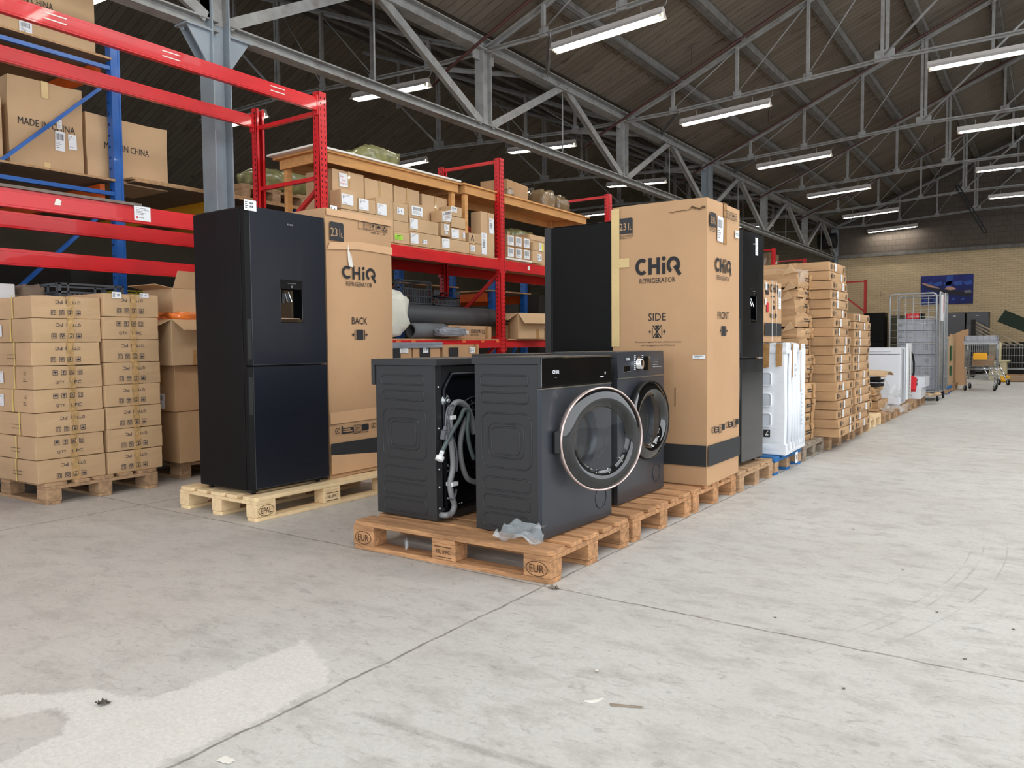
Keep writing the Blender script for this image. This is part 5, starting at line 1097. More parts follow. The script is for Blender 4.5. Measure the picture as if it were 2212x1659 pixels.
# ---------------------------------------------------------------- washing machines
def rr(y0, y1, z0, z1, r, n=5):
    P = []
    for cx, cz, a in ((y1-r, z1-r, 0), (y0+r, z1-r, 90), (y0+r, z0+r, 180), (y1-r, z0+r, 270)): P += [(cx+r*math.cos(R(a+90*i/n)), cz+r*math.sin(R(a+90*i/n))) for i in range(n+1)]
    return P
def washer(label, loc, rz, w, d, h, style, door=None, back=False):
    o = empty('washing_machine', loc, rz, label, 'washing machine', 'dark washing machines'); lt = .035
    mb = MB(); mb.box(-d+.012, -.022, .004, w-.004, .012, h-lt)
    for s_ in (0, 1):                                    # pressed side panels
        yy = .004 if not s_ else w-.004
        sg = -1 if not s_ else 1
        for (a0, a1, z0, z1, r) in ((.10, .85, .875, .935, .014), (.10, .85, .775, .835, .014), (.11, .90, .395, .715, .045), (.22, .78, .455, .655, .035), (.27, .72, .475, .635, .03), (.13, .87, .262, .338, .016), (.13, .87, .155, .232, .016), (.13, .87, .045, .125, .016)):
            xx0 = -d+.012+(d-.034)*a0; xx1 = -d+.012+(d-.034)*a1; P = [(x, yy+sg*.0005, z) for x, z in rr(xx0, xx1, z0*(h-lt), z1*(h-lt), r)]
            mb.tube(P, .0042, 6, 0, closed=True)
    mb.build('housing', app_dark, o, bevel=.003)
    mb = MB(); mb.box(-d, -.004, -.004, w+.004, h-lt, h-.003); mb.box(-d+.012, -.012, .008, w-.008, h-.004, h-.0015, 1); mb.build('lid', [app_dark, app_lid], o, bevel=.001)
    # front panel with a round opening
    fc, fr_ = (w*.5, .528*h), .180; n = 48; mb = MB()
    ring = [(0, fc[0]+fr_*math.cos(2*math.pi*i/n), fc[1]+fr_*math.sin(2*math.pi*i/n)) for i in range(n)]
    zt = .825*h
    def edge(a):
        c, s_ = math.cos(a), math.sin(a); k_ = min((w-fc[0] if c > 0 else fc[0])/max(abs(c), 1e-6), ((zt-fc[1]) if s_ > 0 else (fc[1]-.012))/max(abs(s_), 1e-6)); return (0, fc[0]+c*k_, fc[1]+s_*k_)
    out = [edge(2*math.pi*i/n) for i in range(n)]
    # pin the four corners so the panel stays rectangular
    for cy, cz in ((0, .012), (w, .012), (w, zt), (0, zt)):
        j = min(range(n), key=lambda i: (out[i][1]-cy)**2+(out[i][2]-cz)**2); out[j] = (0, cy, cz)
    mb.add(ring+out, [(i, n+i, n+(i+1) % n, (i+1) % n) for i in range(n)])
    mb.lathe((0, fc[0], fc[1]), (1, 0, 0), [(fr_, 0), (fr_-.012, -.012), (fr_-.03, -.02)], n, 0, u=(0, 1, 0)); mb.box(-.022, -.0005, 0, w, .008, .012); mb.box(-.022, -.0002, 0, .002, .012, zt); mb.box(-.022, -.0002, w-.002, w, .012, zt)
    mb.build('front_panel', app_wash, o)
    mb = MB(); mb.lathe((0, fc[0], fc[1]), (1, 0, 0), [(fr_-.03, -.02), (fr_-.05, -.03), (.15, -.06), (.148, -d+.1), (0.001, -d+.1)], 40, 0, u=(0, 1, 0)); mb.build('drum', drum_m, o)
    mb = MB(); mb.lathe((0, fc[0], fc[1]), (1, 0, 0), [(fr_-.028, -.018), (fr_-.045, -.012), (fr_-.06, -.03)], 40, 0, u=(0, 1, 0)); mb.build('door_gasket', rubber, o)
    if style == 'glass':
        mb = MB(); mb.box(-.022, .002, .0, w, zt+.004, h-.006); p_ = mb.build('control_panel', app_gloss, o, bevel=.003)
        q = face_x(0, 0, 0, .004); q.logo(.09, zt+.068, .055, .017); q.lines(.11, zt+.048, .135, zt+.053, 1, 0, 3, 0); q.lines(w-.12, zt+.03, w-.06, zt+.045, 1, 0, 4, 0); q.icon('up', w-.075, zt+.05, .012, 0); q.mb.build('lettering', ink_white, p_)
        mb = MB(); mb.box(-.02, .0035, 0, w, zt-.002, zt+.004); mb.build('panel_trim', M('panel_trim', S(150, 146, 134), .25, metal=.8), o)
    else:
        mb = MB(); mb.add([(-.022, 0, zt+.003), (.004, 0, zt+.003), (-.002, 0, h-.004), (-.022, 0, h-.004), (-.022, w, zt+.003), (.004, w, zt+.003), (-.002, w, h-.004), (-.022, w, h-.004)], [(0, 1, 2, 3), (4, 7, 6, 5), (1, 5, 6, 2), (0, 4, 5, 1), (3, 2, 6, 7)]); p_ = mb.build('control_panel', app_wash, o)
        mb = MB(); mb.box(-.02, .0055, .07, .155, zt+.035, zt+.068, 0); mb.box(.004, .009, .068, .157, zt+.032, zt+.036, 1); mb.build('drawer_handle', [app_gloss, chrome], p_, bevel=.001)
        mb = MB(); mb.lathe((.004, .27, zt+.075), (1, 0, 0), [(.040, 0), (.042, .004), (.034, .008), (.031, .022), (.024, .026), (.0005, .024)], 32, 0); kb = mb.build('dial', chrome, p_)
        q = face_x(0, 0, 0, .0062); q.logo(.10, zt+.098, .045, .015)
        for s_ in (-1, 1):
            for i in range(8): q.rect(.27+s_*.052-.012, zt+.045+i*.011, .27+s_*.052+.008, zt+.049+i*.011)
        for i in range(3): q.lines(.47, zt+.05+i*.014, .60, zt+.056+i*.014, 1, 0, i+2, 0)
        q.mb.build('lettering', ink_white, p_)
        q = face_x(0, 0, 0, .0058); q.rrect(.345, zt+.035, .43, zt+.118, .005, 0); q.mb.build('display', app_gloss, p_)
        mb = MB(); mb.box(-.02, .0045, 0, w, zt-.003, zt+.003); mb.build('panel_trim', M('panel_trim', S(150, 146, 134), .25, metal=.8), o)
    mb = MB(); mb.tube([(.0015, w*.83+.055*math.cos(2*math.pi*i/28), .115+.055*math.sin(2*math.pi*i/28)) for i in range(28)], .0022, 5, 0, closed=True); mb.build('filter_cover', app_wash, o)
    ft = MB()
    for x in (-d+.06, -.06):
        for y in (.05, w-.05): ft.cyl((x, y, 0), (x, y, .014), .02, 12)
    ft.build('feet', rubber, o)
    if door:
        ang, rd = door                                   # hinge on the near side
        hy = fc[0]-fr_-.035; a = R(ang); do = empty('door', (.02, hy, fc[1]), 0); do.parent = o; do.rotation_euler.z = -a
        # in door space the disc lies in the y-z plane, centred at y = rd
        c = (0, rd, 0)
        mb = MB(); mb.lathe(c, (1, 0, 0), [(rd*.985, -.012), (rd, .0), (rd*1.0, .012), (rd*.985, .018), (rd*.965, .017), (rd*.965, -.012)], 64, 0, u=(0, 1, 0)); mb.build('rim', rose if style == 'glass' else rubber, do)
        mb = MB(); mb.lathe(c, (1, 0, 0), [(rd*.965, .012), (rd*.80, .030), (rd*.66, .020), (rd*.60, .0)], 64, 0, u=(0, 1, 0)); mb.build('door_frame', smoke if style == 'glass' else app_gloss, do)
        mb = MB(); mb.lathe(c, (1, 0, 0), [(rd*.965, -.008), (rd*.9, -.018), (rd*.72, -.018)], 64, 0, u=(0, 1, 0)); mb.build('back_frame', smoke if style == 'glass' else app_gloss, do)
        mb = MB(); mb.lathe(c, (1, 0, 0), [(rd*.72, -.018), (rd*.62, -.035), (rd*.585, -.10), (rd*.50, -.128), (rd*.2, -.135), (.0005, -.136)], 64, 0, u=(0, 1, 0)); mb.build('glass_bowl', bowl, do)
        mb = MB(); mb.lathe(c, (1, 0, 0), [(rd*.60, .0), (rd*.35, .006), (.0005, .008)], 64, 0, u=(0, 1, 0)); mb.build('outer_glass', bowl, do)
        mb = MB(); mb.box(-.02, .012, -.03, .012, -.05, .05); mb.cyl((0, -.008, -.055), (0, -.008, .055), .012, 12); mb.build('hinge', rubber, do, bevel=.002)
    if back:
        bp = MB(); X = -d+.012
    return o
wB = washer('dark washing machine in front, glossy black control panel, round glass door ajar', (-1.905, 2.955, .1455), R(-1.0), .655, .402, .848, 'glass', (22, .252))
wC = washer('dark washing machine with a silver dial, behind the one with the glass door ajar', (-1.975, 3.838, .1455), R(1.0), .645, .42, .862, 'dial', (4, .235))
# the two turned with their backs to the aisle
def back_washer(label, loc, rz, w, d, h, hoses):
    o = empty('washing_machine', loc, rz, label, 'washing machine', 'dark washing machines'); lt = .035; b = -.022
    mb = MB(); mb.box(-d, b, .004, w-.004, .012, h-lt)
    for (a0, a1, z0, z1, r) in ((.12, .87, .875, .935, .014), (.14, .87, .775, .835, .014), (.13, .90, .395, .715, .045), (.22, .78, .455, .655, .035), (.27, .72, .475, .635, .03), (.14, .89, .262, .338, .016), (.13, .89, .155, .232, .016), (.13, .89, .045, .125, .016)):
        mb.tube([(x, .0038, z) for x, z in rr(-d+(d-.03)*a0, -d+(d-.03)*a1, z0*(h-lt), z1*(h-lt), r)], .0042, 6, 0, closed=True)
    mb.box(b-.002, b+.016, .004, .055, .012, h-lt); mb.box(b-.002, b+.016, w-.055, w-.004, .012, h-lt); mb.box(b-.002, b+.016, .05, w-.05, .012, .05)
    mb.build('housing', app_dark, o, bevel=.003)
    mb = MB(); mb.box(-d-.004, .012, -.004, w+.004, h-lt, h-.002); mb.box(-d-.024, -d, -.004, w+.004, h-.14, h-.002); mb.box(-d+.01, .004, .008, w-.008, h-.003, h-.0008, 1); mb.build('lid', [app_dark, app_lid], o, bevel=.001)
    # pressed rear plate
    mb = MB(); P = [(.075, .06), (w-.075, .06), (w-.075, h-.16), (w-.13, h-.085), (.13, h-.085), (.075, h-.16)]
    mb.prism(P, ((b+.001, 0, 0), (0, 1, 0), (0, 0, 1)), .006); mb.tube([(b+.012, y, z) for y, z in P], .014, 10, 0, closed=True)
    for r in (.21, .175, .14, .10): mb.tube([(b+.010, w*.56+r*math.cos(2*math.pi*i/40), h*.5+r*math.sin(2*math.pi*i/40)) for i in range(40)], .006, 6, 0, closed=True)
    for i in range(7): a = R(i*51); mb.tube([(b+.010, w*.56+.05*math.cos(a), h*.5+.05*math.sin(a)), (b+.010, w*.56+.2*math.cos(a), h*.5+.2*math.sin(a))], .004, 6)
    mb.lathe((b+.008, .10, .055), (1, 0, 0), [(.04, 0), (.04, .006), (.034, .008)], 24); mb.build('rear_panel', back_m, o)
    if hoses:
        ox, oy, oz = loc
        L_ = lambda pts, dx=0: [(b+.045+dx, y-oy, z-oz) for y, z in pts]
        def sm(P, k=4):                                   # smooth the path
            P = [Vector(p) for p in P]; out = []
            for i in range(len(P)-1):
                a, b_, c, d_ = P[max(i-1, 0)], P[i], P[i+1], P[min(i+2, len(P)-1)]
                for j in range(k): t = j/k; out.append(.5*((2*b_)+(c-a)*t+(2*a-5*b_+4*c-d_)*t*t+(3*b_-a-3*c+d_)*t**3))
            return out+[P[-1]]
        def ribbed(P, r):
            P = sm(P, 10); return P, [r*(1.06 if i % 2 else .94) for i in range(len(P))]
        h1 = [(3.010, .185), (3.05, .189), (3.073, .225), (3.052, .282), (3.043, .347), (3.066, .419), (3.064, .495), (3.052, .572), (3.050, .672), (3.059, .721), (3.087, .752), (3.135, .753), (3.184, .722), (3.22, .66), (3.24, .58)]
        P, rs = ribbed(L_(h1), .0155); P = [Vector((-.010, P[0].y-.01, P[0].z))]+P; rs = [.0155]+rs; mb = MB(); mb.tube(P, .0155, 12, rs=rs); mb.build('drain_hose', hose_g, o)
        P, rs = ribbed(L_([(3.24, .58), (3.20, .67), (3.155, .62), (3.130, .54), (3.134, .464), (3.156, .395), (3.19, .345), (3.25, .32)], -.004), .0145); mb = MB(); mb.tube(P, .0145, 12, rs=rs); mb.build('drain_hose', hose_g, o)
        mb = MB(); mb.tube(sm(L_([(2.955, .505), (2.99, .552), (3.045, .615), (3.10, .668), (3.135, .715), (3.17, .70), (3.16, .62), (3.175, .53), (3.21, .45)], .02), 5), .0115, 10); mb.build('inlet_hose', hose_d, o)
        mb = MB(); c0 = Vector(L_([(2.945, .487)], .02)[0]); c1 = Vector(L_([(2.962, .515)], .02)[0]); dv = (c1-c0).normalized(); mb.cyl(c0-dv*.012, c0+dv*.012, .022, 14); mb.cyl(c0+dv*.012, c0+dv*.04, .012, 12); mb.build('hose_nut', white_pl, o, bevel=.002)
        mb = MB(); mb.tube(sm(L_([(3.0, .640), (3.005, .69), (3.02, .735), (3.05, .747), (3.062, .74), (3.035, .71), (3.023, .674), (3.045, .60), (3.075, .535), (3.086, .46), (3.082, .40)], .012), 4), .0048, 8); mb.tube(sm(L_([(3.078, .31), (3.072, .28), (3.05, .262), (3.01, .275)], .01), 4), .0048, 8); mb.build('power_cable', cable_g, o)
        mb = MB(); y, z = 3.0-oy, .60-oz; mb.cyl((.035, y, z+.045), (.035, y-.006, z+.02), .008, 10, r2=.014); mb.bar((.035, y-.008, z+.022), (.03, y-.012, z-.025), .03, .026); mb.bar((.035, y-.01, z-.012), (.035, y+.03, z-.018), .03, .03); mb.build('power_plug', cable_g, o, bevel=.004)
        mb = MB(); mb.box(-.015, .045, 3.04-oy-.004, 3.07-oy+.004, .672-oz, .692-oz); mb.box(-.015, .045, 3.035-oy, 3.083-oy, .330-oz, .350-oz); mb.build('hose_clip', white_pl, o, bevel=.002)
        mb = MB(); mb.lathe((b+.012, 3.048-oy, .768-oz), (1, 0, 0), [(.03, 0), (.03, .006), (.018, .010), (.018, .02)], 20); mb.lathe((b+.012, 3.052-oy, .418-oz), (1, 0, 0), [(.022, 0), (.02, .008), (.01, .01)], 20); mb.cyl((b+.012, 3.048-oy, .768-oz), (.02, 3.048-oy, .768-oz), .01, 10, 0); mb.build('transport_bolt', zinc, o)
        mb = MB()
        for z in (.84, .63, .42, .33, .22): mb.cyl((b+.014, 2.992-oy, z-oz), (b+.020, 2.992-oy, z-oz), .004, 8)
        for yy, z in ((3.085, .22), (3.105, .22), (3.085, .20), (3.105, .20)): mb.box(b+.02, b+.022, yy-oy+.05, yy-oy+.060, z-oz, z-oz+.004)
        mb.build('screws', white_pl, o)
    return o
back_washer('dark washing machine turned back to front, grey hoses and a plug hanging on its rear', (-2.545, 2.965, .1455), R(-2.0), .60, .435, .838, True)
back_washer('dark washing machine of which only the lid shows, behind the one with hanging hoses', (-2.56, 3.88, .1455), R(1), .60, .43, .85, False)
# film scraps
def scrap(label, loc, w, l, mat, name='film_scrap', cat='film scrap', amp=.05, seed=1, n=14, tilt=0):
    mb = MB()
    for j in range(n+1):
        for i in range(n+1):
            a, b = i/n-.5, j/n-.5; q = noise.noise(Vector((a*4+seed, b*4, seed))); k_ = 1-.5*abs(noise.noise(Vector((a*3, b*3, seed+4))))
            mb.v.append((a*w*k_, b*l*k_+a*.2*l, max(.001, amp*(.35+q)+tilt*max(0, b+.1))))
    for j in range(n):
        for i in range(n): mb.f.append((j*(n+1)+i, j*(n+1)+i+1, (j+1)*(n+1)+i+1, (j+1)*(n+1)+i)); mb.mi.append(0); mb.sm.append(True)
    o = mb.build(name, mat, loc=loc); tag(o, label, cat); return o
s_ = scrap('crumpled bubble wrap lying on the EUR pallet against the front washing machine', (-2.0, 2.905, .1445), .26, .075, bubble, amp=.06, seed=3, tilt=.11); s_.rotation_euler.z = R(2)
s_ = scrap('thin film strand hanging from the front board of the EUR pallet', (-2.62, 2.818, .03), .01, .02, clear_film, amp=.01, seed=8); s_.scale = (1, 1, 8)

# ---------------------------------------------------------------- white wrapped appliance
o = empty('wrapped_appliance', (-1.747, 6.296, .145), R(2.5), 'white appliance wrapped in film with brown tape strips, on the blue pallet', 'wrapped appliance')
W_, D_, H_ = .66, .6, .885
mb = MB(); mb.soft(-D_, 0, 0, W_, 0, H_, 8, .012, .010, 77); mb.soft(-D_-.012, .012, -.012, W_+.012, 0, .09, 6, .004, .006, 78); mb.soft(-D_-.01, .01, -.01, W_+.01, H_-.07, H_+.012, 6, .008, .01, 79); mb.build('foam_body', wrap_w, o, bevel=.008, seg=2)
mb = MB(); q = face_y(-D_, 0, 0, .013); q.mb = mb
for z in (.23, .39, .56):
    P = rr(.27, .49, z, z+.105, .02); q.mb.tube([q.P(a, b) for a, b in P], .007, 6, 0, closed=True); q.poly([(a, b) for a, b in P], 1, .001)
mb.build('recess_panel', [wrap_w, M('recess_shade', S(206, 212, 222), .5)], o)
mb = MB(); q = face_y(-D_, 0, 0, .02); q.mb = mb; q.rect(.435, .145, .487, .205, 0); q.rect(.37, .145, .42, .205, 0); q.line([(.452, .16), (.462, .18), (.472, .195)], .005, 1, e=.001); q.rect(.448, .158, .474, .167, 1, .001); mb.build('care_sticker', [ink, white_pl], o)
mb = MB()
for f, c, lo in (('y', .455, .70), ('y', .555, .71), ('x', .13, .62), ('x', .40, .48), ('y', .37, .66)):
    q = face_y(-D_, 0, 0, .024) if f == 'y' else face_x(0, 0, 0, .024); q.mb = mb; q.poly([(c-.026, lo), (c+.02, lo+.008), (c+.026, H_+.012), (c-.026, H_+.012)])
    if f == 'y': mb.box(-D_+c-.026, -D_+c+.026, -.022, .22, H_+.02, H_+.023)
    else: mb.box(-.22, .022, c-.026, c+.026, H_+.02, H_+.023)
mb.build('tape', tape_m, o)
mb = MB(); q = face_x(0, 0, 0, .022); q.mb = mb
for i in range(6): y = .05+.11*i; mb.tube([q.P(y+.02*math.sin(i), .04, -.006), q.P(y+.04*math.sin(i*2.1), .4, -.006), q.P(y+.03*math.cos(i*1.7), .84, -.006)], .012, 8)
mb.build('film_fold', wrap_w, o)
mb = MB(); q = face_x(0, 0, 0, .026); q.mb = mb; q.lines(.20, .62, .27, .74, 3, 0, 4, th=.5); q.lines(.45, .2, .49, .52, 9, 0, 4, th=.5); mb.build('faded_print', M('pale_print', S(170, 178, 190), .6), o)
mb = MB(); q = face_x(.0, .0, -.06, .030); q.mb = mb; q.sheet(.23, -.03, .31, .06, 0, rot=-.05); q.barcode(.245, .0, .295, .04, 1, 4, .002); mb.build('paper_label', [paper, ink_grey], o)
# small box on top of it
def small_chiq(fr, mb):
    q = fr['x'](); q.mb = mb; W_ = .50
    q.rect(0, .05, W_, .155, 3); q.rrect(.035, .385, .115, .47, .006, 3); q.text('231', .045, .41, .06, .03, 5, .001); q.logo(.15, .41, .25, .065); q.lines(.17, .365, .38, .385, 1, 0, 3, 0); q.text('BACK', .225, .32, .08, .024, 0); icon_push(q, .22, .27, .08, .034); q.rrect(.05, .24, .11, .32, .004, 4); recycle_marks(q, .12, .20, .26, .035, 4)
    q = fr['y'](); q.mb = mb; q.rect(0, .05, .45, .155, 3)
bx = carton('small cardboard box with refrigerator print and white straps on top of the white wrapped appliance', (-1.93, 6.32, 1.056), .52, .45, .50, R(1), card_warm, None, [], [('x', .01, .42, .065, .48, 'code'), ('x', .40, .28, .475, .45, 'bar'), ('x', .0, .30, .04, .35, 'txt')], small_chiq)
mb = MB()
for y in (.20, .32): mb.box(-.46, .012, y, y+.008, .502, .504); mb.box(.010, .012, y, y+.008, 0, .504)
mb.build('strap', white_pl, bx)

# ---------------------------------------------------------------- torn cartons on the grey pallet
th = [.155, .105, .13, .145, .085, .08, .09, .15, .10, .13, .14, .085, .15]; z = .1455; tn = len(th)
for i, h_ in enumerate(th):
    r_ = random.Random(i*3+1); big = i >= 9
    x0 = -1.845+r_.uniform(-.02, .015)-(.02 if i > 6 else 0); y0 = 7.10+r_.uniform(-.02, .02)
    def prn(fr, mb, h_=h_, i=i): q = fr['x'](); q.mb = mb; q.lines(.2, h_*.35, .42, h_*.65, 2, 0, i, th=.6)
    o = carton('torn and crushed brown carton, %s of the pile on the grey pallet' % ordn(tn-1-i, tn), (x0, y0, z), .52+r_.uniform(-.03, .03), .7, h_-.004, R(r_.uniform(-2, 3)), card_dark, 'torn cartons on the grey pallet', [('x', .4, .05, 0, h_*.9)], [], prn, crush=.018 if i < 9 else .035, seams=False, jit=.012, bulge=.012)
    if i in (8, 10, 11, 12):                             # torn corner flaps
        mb = MB(); a = h_*.9; mb.prism([(0, 0), (.16, -.02), (.10, -.13), (.03, -.16)], ((.012, .03+.08*(i % 3), a), (0, 1, 0), (.25, 0, 1)), .006); mb.prism([(0, 0), (.12, .03), (.08, .09)], ((-.14, -.012, a-.03), (1, 0, 0), (0, -.3, 1)), .006); mb.build('torn_flap', card, o)
    if i == tn-1:
        mb = MB(); mb.soft(-.45, .012, .02, .30, h_*.3, h_+.012, 4, .01, .02, 5); mb.build('film', clear_film, o)
    z += h_
# ---------------------------------------------------------------- flat cartons, two columns
def flat_stack(n, ztop, x, y0, w, d, lean, gname, where, sd):
    h_ = (ztop-.1455)/n; r_ = random.Random(sd)
    for i in range(n):
        def prn(fr, mb, i=i, h_=h_, w=w):
            q = fr['x'](); q.mb = mb; r2 = random.Random(i+sd)
            for a in (.06, w-.12): q.rect(a, h_*.2, a+.04, h_*.75, 2)
            q.lines(.13, h_*.3, .20, h_*.7, 2, 2, i, th=.5)
            for a in (.30, .40, .50): q.disc(a, h_*.25, .006, 5)
        f = i/n; a = .22+.3*r_.random()*(w-.3)
        tp = r_.choice((0, 1))
        carton('flat brown carton, %s of the %s' % (ordn(n-1-i, n), where), (x-lean[0]*f+r_.uniform(-.012, .012), y0-lean[1]*f+r_.uniform(-.015, .015), .1455+i*h_), w+r_.uniform(-.01, .01), d, h_-.003, R(r_.uniform(-.8, .8)), card_dark, gname, [('y', d*.75, .08, 0, h_-.003)], [('x', (.2, .42)[tp], h_*.1, (.2, .42)[tp]+.055, h_*.9, 'txt')], prn, n=3, bulge=.006, jit=.006, seams=False)
flat_stack(19, 1.80, -1.655, 7.73, .70, 1.3, (.065, .14), 'flat cartons, nearer stack', 'taller nearer stack of flat cartons', 5)
flat_stack(14, 1.345, -1.665, 8.53, .80, 1.3, (.04, -.03), 'flat cartons, farther stack', 'lower farther stack of flat cartons', 9)
# ---------------------------------------------------------------- heap of torn packaging
r_ = random.Random(12); z = .146
for i, (w_, d_, h_, lb) in enumerate(((.62, .5, .14, 'crushed film-covered carton at the bottom of the packaging heap'), (.50, .45, .07, 'flattened brown carton low in the packaging heap'), (.55, .45, .06, 'bent carton in the middle of the packaging heap'), (.46, .4, .05, 'torn carton near the top of the packaging heap'))):
    carton(lb, (-1.84-.02*i, 10.86-.02*i if i else 10.84, z), w_, d_, h_-.003, R(r_.uniform(-8, 8)), card_dark, 'cartons in the packaging heap', seams=False, crush=.03, jit=.02); z += h_
for i, (x, y) in enumerate(((-1.98, 10.86), (-1.99, 11.14), (-1.97, 10.92))):
    zz = z+.004+i*.042; mb = MB(); mb.soft(-.15, .12, 0, .26, 0, .035, 2, 0, .006, i); mb.box(.12, .13, .04, .2, .01, .03); tag(mb.build('black_component', rubber, loc=(x, y, zz), rz=R(8*i-10)), 'flat black component, %s, in the packaging heap' % ['lowest', 'middle one', 'upper one'][i], 'component', 'black components in the heap')
mb = MB()
for k_ in range(12): a = k_/11; mb.v += [(-.25, a*.62, .03+.06*math.sin(a*3.1)), (.14, a*.62, .0+.06*math.sin(a*3.1)), (-.25, a*.62, .036+.06*math.sin(a*3.1)), (.14, a*.62, .006+.06*math.sin(a*3.1))]
for k_ in range(11): b = k_*4; mb.f += [(b, b+1, b+5, b+4), (b+2, b+6, b+7, b+3), (b+1, b+3, b+7, b+5), (b, b+4, b+6, b+2)]; mb.mi += [0]*4; mb.sm += [False]*4
tag(mb.build('bent_cardboard', card, loc=(-1.90, 10.84, z+.13)), 'curved cardboard sheet on top of the packaging heap', 'cardboard sheet')
s_ = scrap('clear film hanging off the packaging heap', (-1.80, 11.40, .30), .35, .4, clear_film, amp=.28, seed=9)
s_ = scrap('crumpled film on the pallet under the packaging heap', (-1.66, 11.0, .1475), .3, .6, clear_film, amp=.14, seed=13)

# ---------------------------------------------------------------- white refrigerator lying in the row
o = empty('white_refrigerator', (-1.755, 11.96, .165), R(1.5), 'white refrigerator with a grey side strip on the far part of the pallet row', 'refrigerator')
mb = MB(); mb.box(-.62, 0, .05, .62, 0, .80); mb.build('cabinet', wht_app, o, bevel=.008, seg=2)
mb = MB(); mb.box(-.62, 0, 0, .045, .01, .70); mb.build('door', wht_app, o, bevel=.006, seg=2)
mb = MB(); mb.box(-.62, 0, 0, .05, .71, .80); mb.box(-.55, -.12, -.012, 0, .745, .755); mb.build('top_drawer', wht_app, o, bevel=.006, seg=2)
mb = MB(); mb.box(0, .003, .18, .40, .02, .78); mb.build('side_strip', M('grey_strip_side', S(150, 152, 158), .4), o)
mb = MB(); mb.box(0.004, .03, .55, .98, .04, .86)
mb.build('styrofoam_edge', white_pl, o, bevel=.004)
mb = MB()
for i in range(14): q = face_x(.03, .76, .08+i*.052, .002); q.mb = mb; q.disc(.0, .0, .035, 0, 10); q.rect(-.03, -.012, .03, .0, 1, .001)
mb.build('printed_marks', [ink_grey, white_pl], o)
mb = MB(); P = [(.01, 1.02, .74), (.03, 1.15, .68), (.04, 1.22, .55), (.04, 1.22, .42), (.03, 1.18, .32)]; mb.tube(P, .014, 8)
cb_ = rel(o, MB(), 'x', rubber) if 0 else mb.build('cable', rubber, o)
mb = MB(); mb.bar((.03, 1.18, .33), (.03, 1.08, .14), .11, .09); mb.cyl((.03, 1.18, .32), (.03, 1.16, .36), .03, 12); mb.build('plug', red_pl, o, bevel=.01)
# pipe fitting on top
mb = MB(); mb.lathe((-.62+0, 0, 0), (0, 0, 1), [(.001, .0), (.05, 0), (.05, .01), (.012, .02), (.012, .06), (.02, .07), (.001, .075)], 16); tag(mb.build('metal_fitting', chrome, loc=(-1.75, 12.3, .966)), 'small chrome fitting standing on the white refrigerator', 'fitting')
# white vented boxes
def vented(label, loc, w, d, h, rz):
    o = empty('vented_box', loc, rz, label, 'vented box', 'white vented boxes'); mb = MB(); mb.box(-d, -.005, .02, w, 0, h); mb.build('casing', wht_app, o, bevel=.004)
    mb = MB(); mb.box(-d, 0, 0, .02, 0, h, 0)
    for i in range(16):
        for j in range(2): x = -d+.04+(d*.72)*i/16; mb.box(x, x+.018, -.002, .0, h*(.15+.38*j), h*(.45+.38*j), 1)
    mb.build('vent_grille', [wht_app, M('vent_dark', S(60, 62, 66), .7)], o)
    mb = MB(); mb.disc = None; q = face_x(-.004, 0, 0, .001); q.mb = mb; q.disc(.10, h*.4, .012, 0); mb.build('knob_hole', rubber, o); return o
vented('lower white vented box at the end of the pallet row', (-1.70, 13.62, .146), .85, .60, .165, R(2))
vented('upper white vented box stacked on the other one', (-1.69, 13.95, .313), .62, .50, .165, R(0))
s_ = scrap('torn brown cardboard between and beside the white vented boxes', (-1.72, 14.62, .1475), .4, .35, card, 'cardboard_scrap', 'cardboard scrap', .05, 17)

# ---------------------------------------------------------------- roll cage with grey crates
CX0, CX1, CY0, CY1 = -2.43, -1.64, 15.32, 16.28
o = empty('roll_cage', (CX1, CY0, 0), 0, 'galvanised roll cage trolley with grid sides, full of stacked grey crates', 'roll cage')
def cage_panel(a, b, z0, z1, nv, nh, nm):
    a, b = Vector(a), Vector(b); u = (b-a).normalized(); L_ = (b-a).length; r = .07; mb = MB()
    P = [a+Vector((0, 0, z0)), a+Vector((0, 0, z1-r))]+[a+u*(r-r*math.cos(R(t)))+Vector((0, 0, z1-r+r*math.sin(R(t)))) for t in (22, 45, 67, 90)]+[a+u*(L_-r)+u*(r*math.sin(R(t)))+Vector((0, 0, z1-r+r*math.cos(R(t)))) for t in (0, 22, 45, 67, 90)]+[b+Vector((0, 0, z0))]
    mb.tube(P, .015, 8); f = rel(o, mb, nm, zinc); mb = MB()
    for i in range(1, nv): p_ = a+u*L_*i/nv; mb.tube([p_+Vector((0, 0, z0)), p_+Vector((0, 0, z1-.01))], .0035, 5)
    for i in range(nh): z = z0+(z1-z0-.05)*i/(nh-1); mb.tube([a+Vector((0, 0, z)), b+Vector((0, 0, z))], .0035, 5)
    mb.build('grid', zinc, f)
cage_panel((CX0, CY0, 0), (CX1-.05, CY0, 0), .17, 1.89, 6, 15, 'side_panel'); cage_panel((CX0+.0, CY1, 0), (CX1-.05, CY1, 0), .17, 1.89, 6, 15, 'side_panel')
cage_panel((CX1+.0, CY0-.02, 0), (CX1+.0, CY0+.40, 0), .17, 1.90, 4, 15, 'gate_panel'); cage_panel((CX1+.03, CY0+.42, 0), (CX1+.03, CY0+.82, 0), .17, 1.90, 4, 15, 'gate_panel')
mb = MB(); mb.box(CX0-.01, CX1+.01, CY0, CY1, .15, .185); rel(o, mb, 'base_frame', zinc, bevel=.004)
mb = MB(); mb.box(CX1-.012, CX1+.032, CY0+.12, CY0+.3, 1.40, 1.86); rel(o, mb, 'sign_plate', white_pl); mb = MB(); mb.box(CX1+.033, CX1+.036, CY0+.2, CY0+.27, 1.55, 1.85); rel(o, mb, 'red_sign', red_pl)
